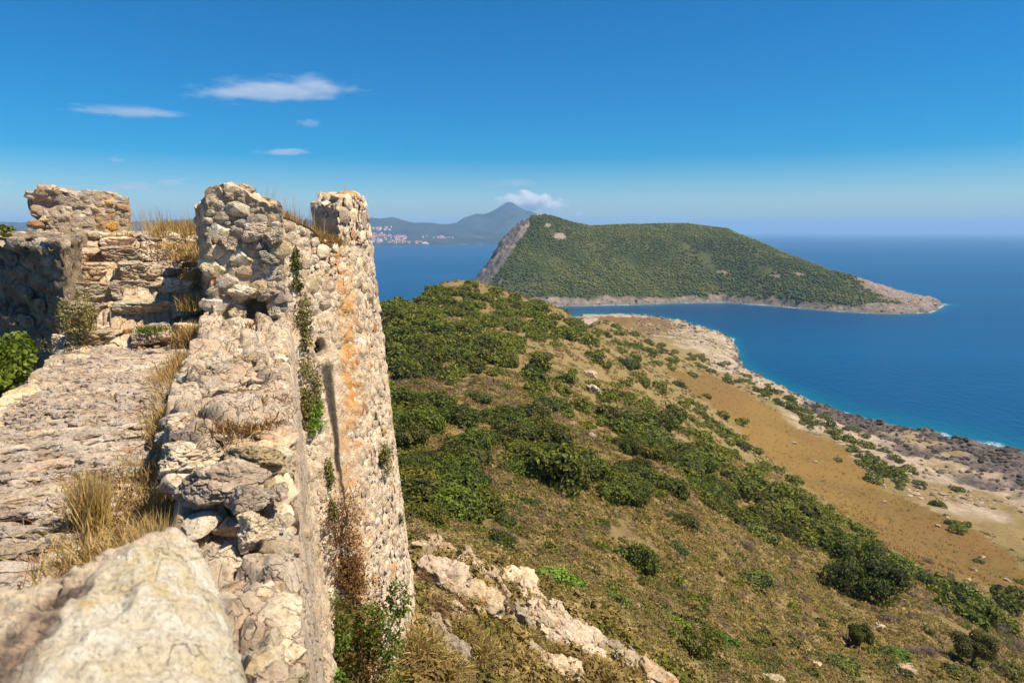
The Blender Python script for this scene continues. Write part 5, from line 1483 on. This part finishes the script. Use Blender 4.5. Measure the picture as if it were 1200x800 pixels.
# ---------------------------------------------------------------- rocks
ROCKV = [rock_V(I5[0], np.random.default_rng(700 + i), 14, .2, .17) for i in range(6)]
ROCKM = [np_mesh("rock", v, I5[1], [M_outcrop]) for v in ROCKV]
SEEN = []
def rock_at(px, py, w, h, parent=None, label=None, group=None, name="rock", sink=.3, flat=1., at=None):
    p, t_ = cast([px], [py]) if at is None else at
    p = p[0]; t_ = t_[0]; k = t_ / F
    z = float(land_h(np.array([p[0]]), np.array([p[1]]))[0])
    el = 1.4 if parent else 1.
    M = Matrix.Translation((p[0], p[1], z + h * k * (.5 - sink))) @ Matrix.Rotation((RAD(-22) if parent else 0) + rb.uniform(-.35, .35), 4, 'Z') @ Matrix.Rotation(rb.uniform(-.25, .25), 4, 'Y') @ Matrix.Rotation(.35 if parent else 0, 4, 'Y') @ Matrix.Diagonal((w * k * el, w * k * rb.uniform(.7, 1.1), h * k, 1))
    if parent: return put(name, rb.choice(ROCKM), parent, M)
    o = obj(name, rb.choice(ROCKM)); o.matrix_world = M
    return tag(o, label, "rock", group)
p, t_ = cast([600], [700]); outc = empty("rock_outcrop", Vector(p[0]), "long jagged pale limestone outcrop running downhill from the tower's foot", "rock outcrop")
for px, py, w, h in ((515, 650, 22, 16), (518, 680, 22, 18), (545, 668, 16, 14), (560, 676, 24, 20), (556, 702, 24, 18), (575, 690, 18, 16), (600, 688, 22, 18), (585, 712, 16, 14), (620, 702, 16, 16), (632, 722, 20, 15), (654, 722, 18, 13), (612, 722, 14, 12), (668, 742, 22, 15), (688, 744, 18, 12), (648, 742, 16, 12), (704, 760, 20, 13), (722, 766, 18, 12), (690, 762, 14, 10), (655, 790, 18, 18), (528, 770, 16, 16), (512, 736, 13, 12), (740, 780, 18, 12), (772, 796, 20, 12), (535, 700, 14, 12), (600, 755, 10, 8), (630, 760, 12, 10), (540, 722, 12, 10)):
    for q in range(3):
        f = (1.05, .7, .55)[q]
        rock_at(px + (0, rb.uniform(-.9, .9) * w, rb.uniform(-.9, .9) * w)[q], py + 4 + (0, rb.uniform(-.2, .6) * h, rb.uniform(-.2, .6) * h)[q], w * f, h * f * 1.05, outc, sink=.25)
for px, py, w, h, lb in ((695, 466, 9, 10, "tall white rock stump on the slope between dark bushes"), (692, 440, 10, 5, "flat pale rock patch above the tall white stump"), (703, 423, 4, 5, "small upright white rock high on the slope"), (693, 512, 6, 7, "pale rock beside the dark bushes below the white stump"), (700, 545, 10, 4, "low flat white rock at the edge of the middle clearing"), (734, 507, 4, 4, "little white stone by the left side of the bush belt"),
                  (782, 725, 9, 6, "rounded white rock nestling in a bright green bush"), (756, 743, 13, 7, "pale broken rock among scrub below the lone foreground bush"), (778, 774, 9, 6, "white round rock under the sparse grey tree"), (789, 762, 12, 7, "grey rough rock behind the sparse grey tree"), (745, 713, 5, 7, "small dark grey stone standing in dry scrub"), (900, 796, 14, 7, "pale rock at the bottom edge of the slope"), (1060, 786, 12, 6, "low white rock in the lower right scrub"), (957, 773, 8, 6, "narrow pale stone beside light green bush"), (892, 754, 6, 5, "small pale stone in dry grass on lower slope"), (955, 747, 4, 4, "tiny pale stone among brown scrub"), (1046, 744, 4, 4, "tiny white stone right of the bright bushes"), (850, 724, 3, 2, "smallest white stone left on the lower slope"), (1030, 738, 6, 4, "flat pale stone by a bright green bush")):
    rock_at(px, py, w, h, None, lb)
for px, py in ((1135, 681), (1180, 682), (1142, 668), (1110, 610), (1035, 588), (930, 520), (955, 545), (1150, 655), (1099, 618)):
    rock_at(px, py, 3, 2, None, "white stone lying on the brown field", "white stones on the brown field")

# shore boulders: nearest ones singly countable only as a mass
r = np.random.default_rng(41); n = 20000
a = np.radians(r.uniform(10, 40, n)); q = np.exp(r.uniform(math.log(270), math.log(950), n))
x, y = q * np.sin(a), q * np.cos(a); z = land_h(x, y)
P = np.stack([x, y, 0 * x], 1)
ok = (z > .1) & (z < 17 + fbm(P, .05, 3, 71) * 6) & ~in_poly(x, y, FIELD) & (fbm(P, .05, 3, 5) > -.7) & (r.uniform(size=n) < sstep(13, 4, z) * .7 + .3)
x, y, z, q = x[ok], y[ok], z[ok], q[ok]; n = len(x)
rad = (.3 + 1.2 * r.uniform(size=n) ** 2) * (.7 + q / 900)
sc = np.stack([rad, rad * r.uniform(.6, 1.1, n), rad * r.uniform(.35, .8, n)], 1)
V, Fc = scatter_mesh((rock_V(I1[0], np.random.default_rng(1), 5, .1, 0), I1[1]), np.stack([x, y, z + rad * .1], 1), sc, r.uniform(0, 6.3, n), .15, 6)
dk = sstep(6.5, 2.5, z + fbm(np.stack([x, y, 0 * x], 1), .05, 4, 71) * 2.6 - 7 * sstep(430, 380, y) + np.where(y < 400, -1, 1.5))
cA = np.array([.40, .30, .205]); cB = np.array([.10, .075, .06])
tc = (cA * (1 - dk[:, None]) + cB * dk[:, None]) * r.uniform(.6, 1.25, (n, 1))
o = obj("shore_rocks", np_mesh("shore_rocks", V, Fc, [M_tint], {'tint': np.repeat(tc, len(I1[0]), 0)}, smooth=False))
tag(o, "tumbled pale and dark boulders along the rocky shore", "rocks", kind='stuff')

r = np.random.default_rng(43); n = 14000
x = r.uniform(-20, 690, n); y = r.uniform(890, 1120, n); z, tt_, _ = cape_h(x, y)
ok = (z > .2) & (z < np.where(x > 520, 24, 9)) & (r.uniform(size=n) < np.where(x > 500, 1., .45))
x, y, z = x[ok], y[ok], z[ok]; n = len(x); rad = .5 + 1.6 * r.uniform(size=n) ** 2.5
V, Fc = scatter_mesh((rock_V(I1[0], np.random.default_rng(2), 5, .1, 0), I1[1]), np.stack([x, y, z], 1), np.stack([rad, rad, rad * r.uniform(.4, .9, n)], 1), r.uniform(0, 6.3, n), .15, 7)
dk = sstep(7, 2, z + r.normal(0, 1.5, n))[:, None]
tc = (np.array([.31, .235, .175]) * (1 - dk) + np.array([.13, .10, .085]) * dk) * r.uniform(.6, 1.25, (n, 1))
o = obj("headland_rocks", np_mesh("headland_rocks", V, Fc, [M_tint], {'tint': np.repeat(tc, len(I1[0]), 0)}, smooth=False))
tag(o, "dark and tan boulders fringing the headland's shore and low point", "rocks", kind='stuff')

# ---------------------------------------------------------------- plants about the castle
def leafy(name, parts_, label, cat="shrub", stems=(), group=None):
    """a plant: foliage mesh in world space plus its stems"""
    loc = Vector(np.array(parts_[0][0]).mean(0))
    root = empty(name, loc, label, cat, group)
    Vs, Fs, Rn, off = [], [], [], 0
    for P, N, size, asp, sd in parts_:
        V, Fq, rn = leaf_quads(np.asarray(P), np.asarray(N), size, sd, asp); Vs.append(V); Fs.append(Fq + off); Rn.append(rn); off += len(V)
    return root, np.concatenate(Vs), np.concatenate(Fs), np.concatenate(Rn)
def plant(name, cen, rad, n, size, mat, label, seed, cat="shrub", asp=.6, nst=14, normal=(0, 0, 1), lumps=9):
    """shrub of stems and leaves around cen with radii rad (world axes: along wall, across, up)"""
    r = np.random.default_rng(seed)
    C = np.array(cen); Rm = np.stack([EU, EV, np.array([0, 0, 1.])])
    lc = r.normal(0, .45, (lumps, 3)); lr = r.uniform(.25, .5, lumps)
    k = r.integers(0, lumps, n); d = r.normal(size=(n, 3)); d /= np.linalg.norm(d, axis=1)[:, None]
    L = lc[k] + d * (lr[k] * r.uniform(.6, 1.05, n))[:, None]
    P = C + (L * rad) @ Rm
    root = empty(name, Vector(C) - Vector((0, 0, rad[2])), label, cat)
    V, Fq, rn = leaf_quads(P, d, size, seed, asp)
    obj("foliage", np_mesh("foliage", V, Fq, [mat], {'rnd': rn}, smooth=False), root)
    ls = []
    b0 = C - np.array([0, 0, rad[2] * .9])
    for i in range(nst):
        tip = C + (lc[i % lumps] * rad) @ Rm + r.normal(0, .08, 3) * np.mean(rad)
        ls.append(limb([b0 + r.normal(0, .06, 3) * np.mean(rad), (b0 + tip) / 2 + r.normal(0, .08, 3) * np.mean(rad), tip], .02 * np.mean(rad), .006 * np.mean(rad), 4))
    V, Fc = join(ls); obj("stems", np_mesh("stems", V, Fc, [M_twig]), root)
    return root
plant("fig_shrub", uvz(6.75, -2.40, -1.22), (.55, .36, .46), 5200, .026, M_fig, "leafy bright green shrub rising beside the wall walk's left edge", 1, asp=.62)
plant("broom_shrub", uvz(8.3, -2.12, -.95), (.28, .24, .30), 1500, .018, M_leafy, "yellowish broom shrub growing at the left corner of the steps", 2, asp=.35)
plant("broom_shrub", uvz(8.1, -2.12, -1.22), (.2, .25, .2), 700, .016, M_leafy, "lower tan broom clump under the yellowish shrub at the steps", 3, asp=.35)
plant("caper_plant", uvz(9.45, -3.15, -.06), (.25, .38, .12), 700, .032, M_leafb, "green caper plant on the wall top below the orange merlon", 4, asp=.7)
plant("caper_plant", uvz(9.9, -4.35, -.32), (.2, .34, .22), 700, .036, M_leafb, "green caper plant hanging over the shaded wall at far left", 5, asp=.7)
plant("thistle", uvz(2.95, -.92, -1.47), (.10, .12, .06), 26, .06, M_leaf2, "small green thistle rosette in dry grass behind the boulder", 6, asp=.4, nst=6)
def clinging(name, th0, th1, z0, z1, n, size, mat, label, seed, out=.06, asp=.6, cat="creeper", wall=False):
    r = np.random.default_rng(seed)
    nc = 26
    ct_, cz_ = r.uniform(th0, th1, nc), r.uniform(z0, z1, nc)
    k = np.minimum((nc * r.uniform(size=n) ** 1.7).astype(int), nc - 1)
    th = np.radians(ct_[k] + r.normal(0, (th1 - th0) * .16, n)); z = cz_[k] + r.normal(0, (z1 - z0) * .05, n)
    nrm = -EU * np.cos(th)[:, None] + EV * np.sin(th)[:, None]
    P = tpt(th, tr_(z) + r.uniform(0, 2 * out, n), z)
    root = empty(name, Vector(P.mean(0)), label, cat)
    V, Fq, rn = leaf_quads(P, nrm, size, seed, asp)
    obj("foliage", np_mesh("foliage", V, Fq, [mat], {'rnd': rn}, smooth=False), root)
    ls = []
    for i in range(nc):
        a = math.radians(ct_[i]); m = math.radians((th0 + th1) / 2)
        ls.append(limb([tpt(m, tr_((z0 + z1) / 2) - .05, (z0 + z1) / 2), tpt(a, tr_(cz_[i]) + out, cz_[i])], .008, .004, 4))
    V, Fc = join(ls); obj("stems", np_mesh("stems", V, Fc, [M_twig]), root)
    return root
clinging("wall_creeper", 33.5, 38.0, -2.7, -.9, 1500, .022, M_leafy, "yellow green creeper in the crevice between parapet and tower", 11, .05)
clinging("wall_creeper", 34.6, 37.6, -2.75, -2.3, 500, .026, M_leafb, "bright green tuft in the crevice beside the drain slot's left", 12, .05)
clinging("wall_creeper", 34, 36, -.75, -.25, 400, .02, M_leaf2, "thin olive plant by the pier's right upper edge", 13, .04)
clinging("wall_creeper", 37.5, 39.5, -4.1, -3.2, 500, .022, M_leafy, "small yellow plant low in the crevice under the bright tuft", 14, .04)
clinging("rusty_shrub", 36, 43, -5.4, -3.75, 3200, .024, M_leafr, "rusty brown withered shrub at the foot of the crevice", 15, .14, .4)
clinging("wall_tuft", 60, 64.5, -3.85, -3.4, 500, .022, M_leafy, "small green tuft growing out of the tower's face", 16, .07)
clinging("wall_tuft", 69.5, 71, -4.95, -4.75, 90, .022, M_leaf2, "tiny green tuft low near the tower's right side", 17, .04)
plant("ivy_shrub", uvz(9.05, .78, -5.85), (.52, .56, 1.0), 7000, .026, M_leafb, "tall green shrub with rusty patches against the tower's foot", 21, asp=.7, lumps=14)
plant("ivy_shrub", uvz(8.9, .7, -5.9), (.5, .56, .9), 2600, .024, M_leafr, "rusty red shrub mixed into the green one at the tower's foot", 22, asp=.6, lumps=10)
plant("ivy_shrub", uvz(5.2, .22, -3.9), (.32, .16, .42), 1100, .026, M_leafb, "bright yellow green plant on the wall's base at the bottom edge", 23, asp=.7, lumps=8)
plant("rusty_shrub", uvz(8.2, .42, -6.4), (.6, .3, .6), 2200, .024, M_leafr, "dark rusty shrub below the green one near the bottom edge", 24, asp=.4, lumps=10)
# dry cushions under the tower and along the outcrop
def cushion(px, py, w, h, pal, label, seed, group=None, n=2200):
    p, t_ = cast([px], [py]); p = p[0]; k = t_[0] / F; R0 = w * k; Hh = h * k
    r = np.random.default_rng(seed)
    z = float(land_h(np.array([p[0]]), np.array([p[1]]))[0])
    d = r.normal(size=(n, 3)); d[:, 2] = np.abs(d[:, 2]) + .1; d /= np.linalg.norm(d, axis=1)[:, None]
    base = np.array([p[0], p[1], z - .05]) + d * r.uniform(0, .75, (n, 1)) * [R0, R0, Hh]
    dd = d + r.normal(0, .5, (n, 3)); dd[:, 2] = np.abs(dd[:, 2])
    c = pal[r.integers(0, len(pal), n)] * r.uniform(.7, 1.25, (n, 1))
    V, Q, T, C = blades(base, dd, np.full(n, R0 * .3) * r.uniform(.5, 1.2, n), np.full(n, R0 * .008 + .002), c, .3)
    o = obj("dry_shrub", np_mesh("dry_shrub", V, [Q, T], [M_tint], {'tint': C}))
    return tag(o, label, "shrub", group)
YEL = np.array([[.40, .30, .10], [.34, .24, .09], [.46, .35, .13], [.26, .19, .07], [.30, .22, .06]])
k = 0
for px, py, w, h, pal in ((455, 745, 34, 40, YEL), (490, 770, 36, 40, YEL), (440, 790, 36, 36, YEL), (520, 795, 34, 34, YEL), (560, 780, 30, 30, YEL), (470, 715, 20, 24, YEL), (505, 720, 22, 24, BROWN), (540, 745, 24, 22, YEL), (580, 730, 24, 24, YEL), (600, 790, 30, 26, YEL), (615, 745, 22, 18, YEL), (645, 765, 22, 18, YEL), (700, 790, 26, 18, YEL), (495, 685, 14, 18, BROWN), (530, 655, 10, 10, BROWN), (575, 760, 22, 20, BROWN), (535, 720, 18, 16, BROWN), (620, 775, 20, 16, BROWN), (670, 775, 18, 14, BROWN), (415, 760, 22, 24, BROWN), (740, 796, 20, 14, YEL), (498, 705, 12, 14, YEL)):
    k += 1
    y_ = pal is YEL
    cushion(px, py, w * 1.25, h * 1.05, pal, "straw yellow spiky cushion shrub below the tower and outcrop" if y_ else "dark brown withered shrub between the outcrop's pale rocks", 900 + k, "straw cushions under the tower" if y_ else "brown shrubs among the outcrop rocks")

LILAC = np.array([[.24, .17, .13], [.20, .145, .115], [.29, .21, .16], [.17, .13, .09]])
rc = random.Random(21)
for k in range(46):
    px = rc.uniform(560, 1190); py = rc.uniform(max(600, 600 + (px - 560) * .1), 798)
    w = rc.uniform(7, 15)
    cushion(px, py, w, w * .8, LILAC, "grey brown twiggy dead shrub in the dry grass of the near slope", 1200 + k, "dead shrubs of the near slope", 900)
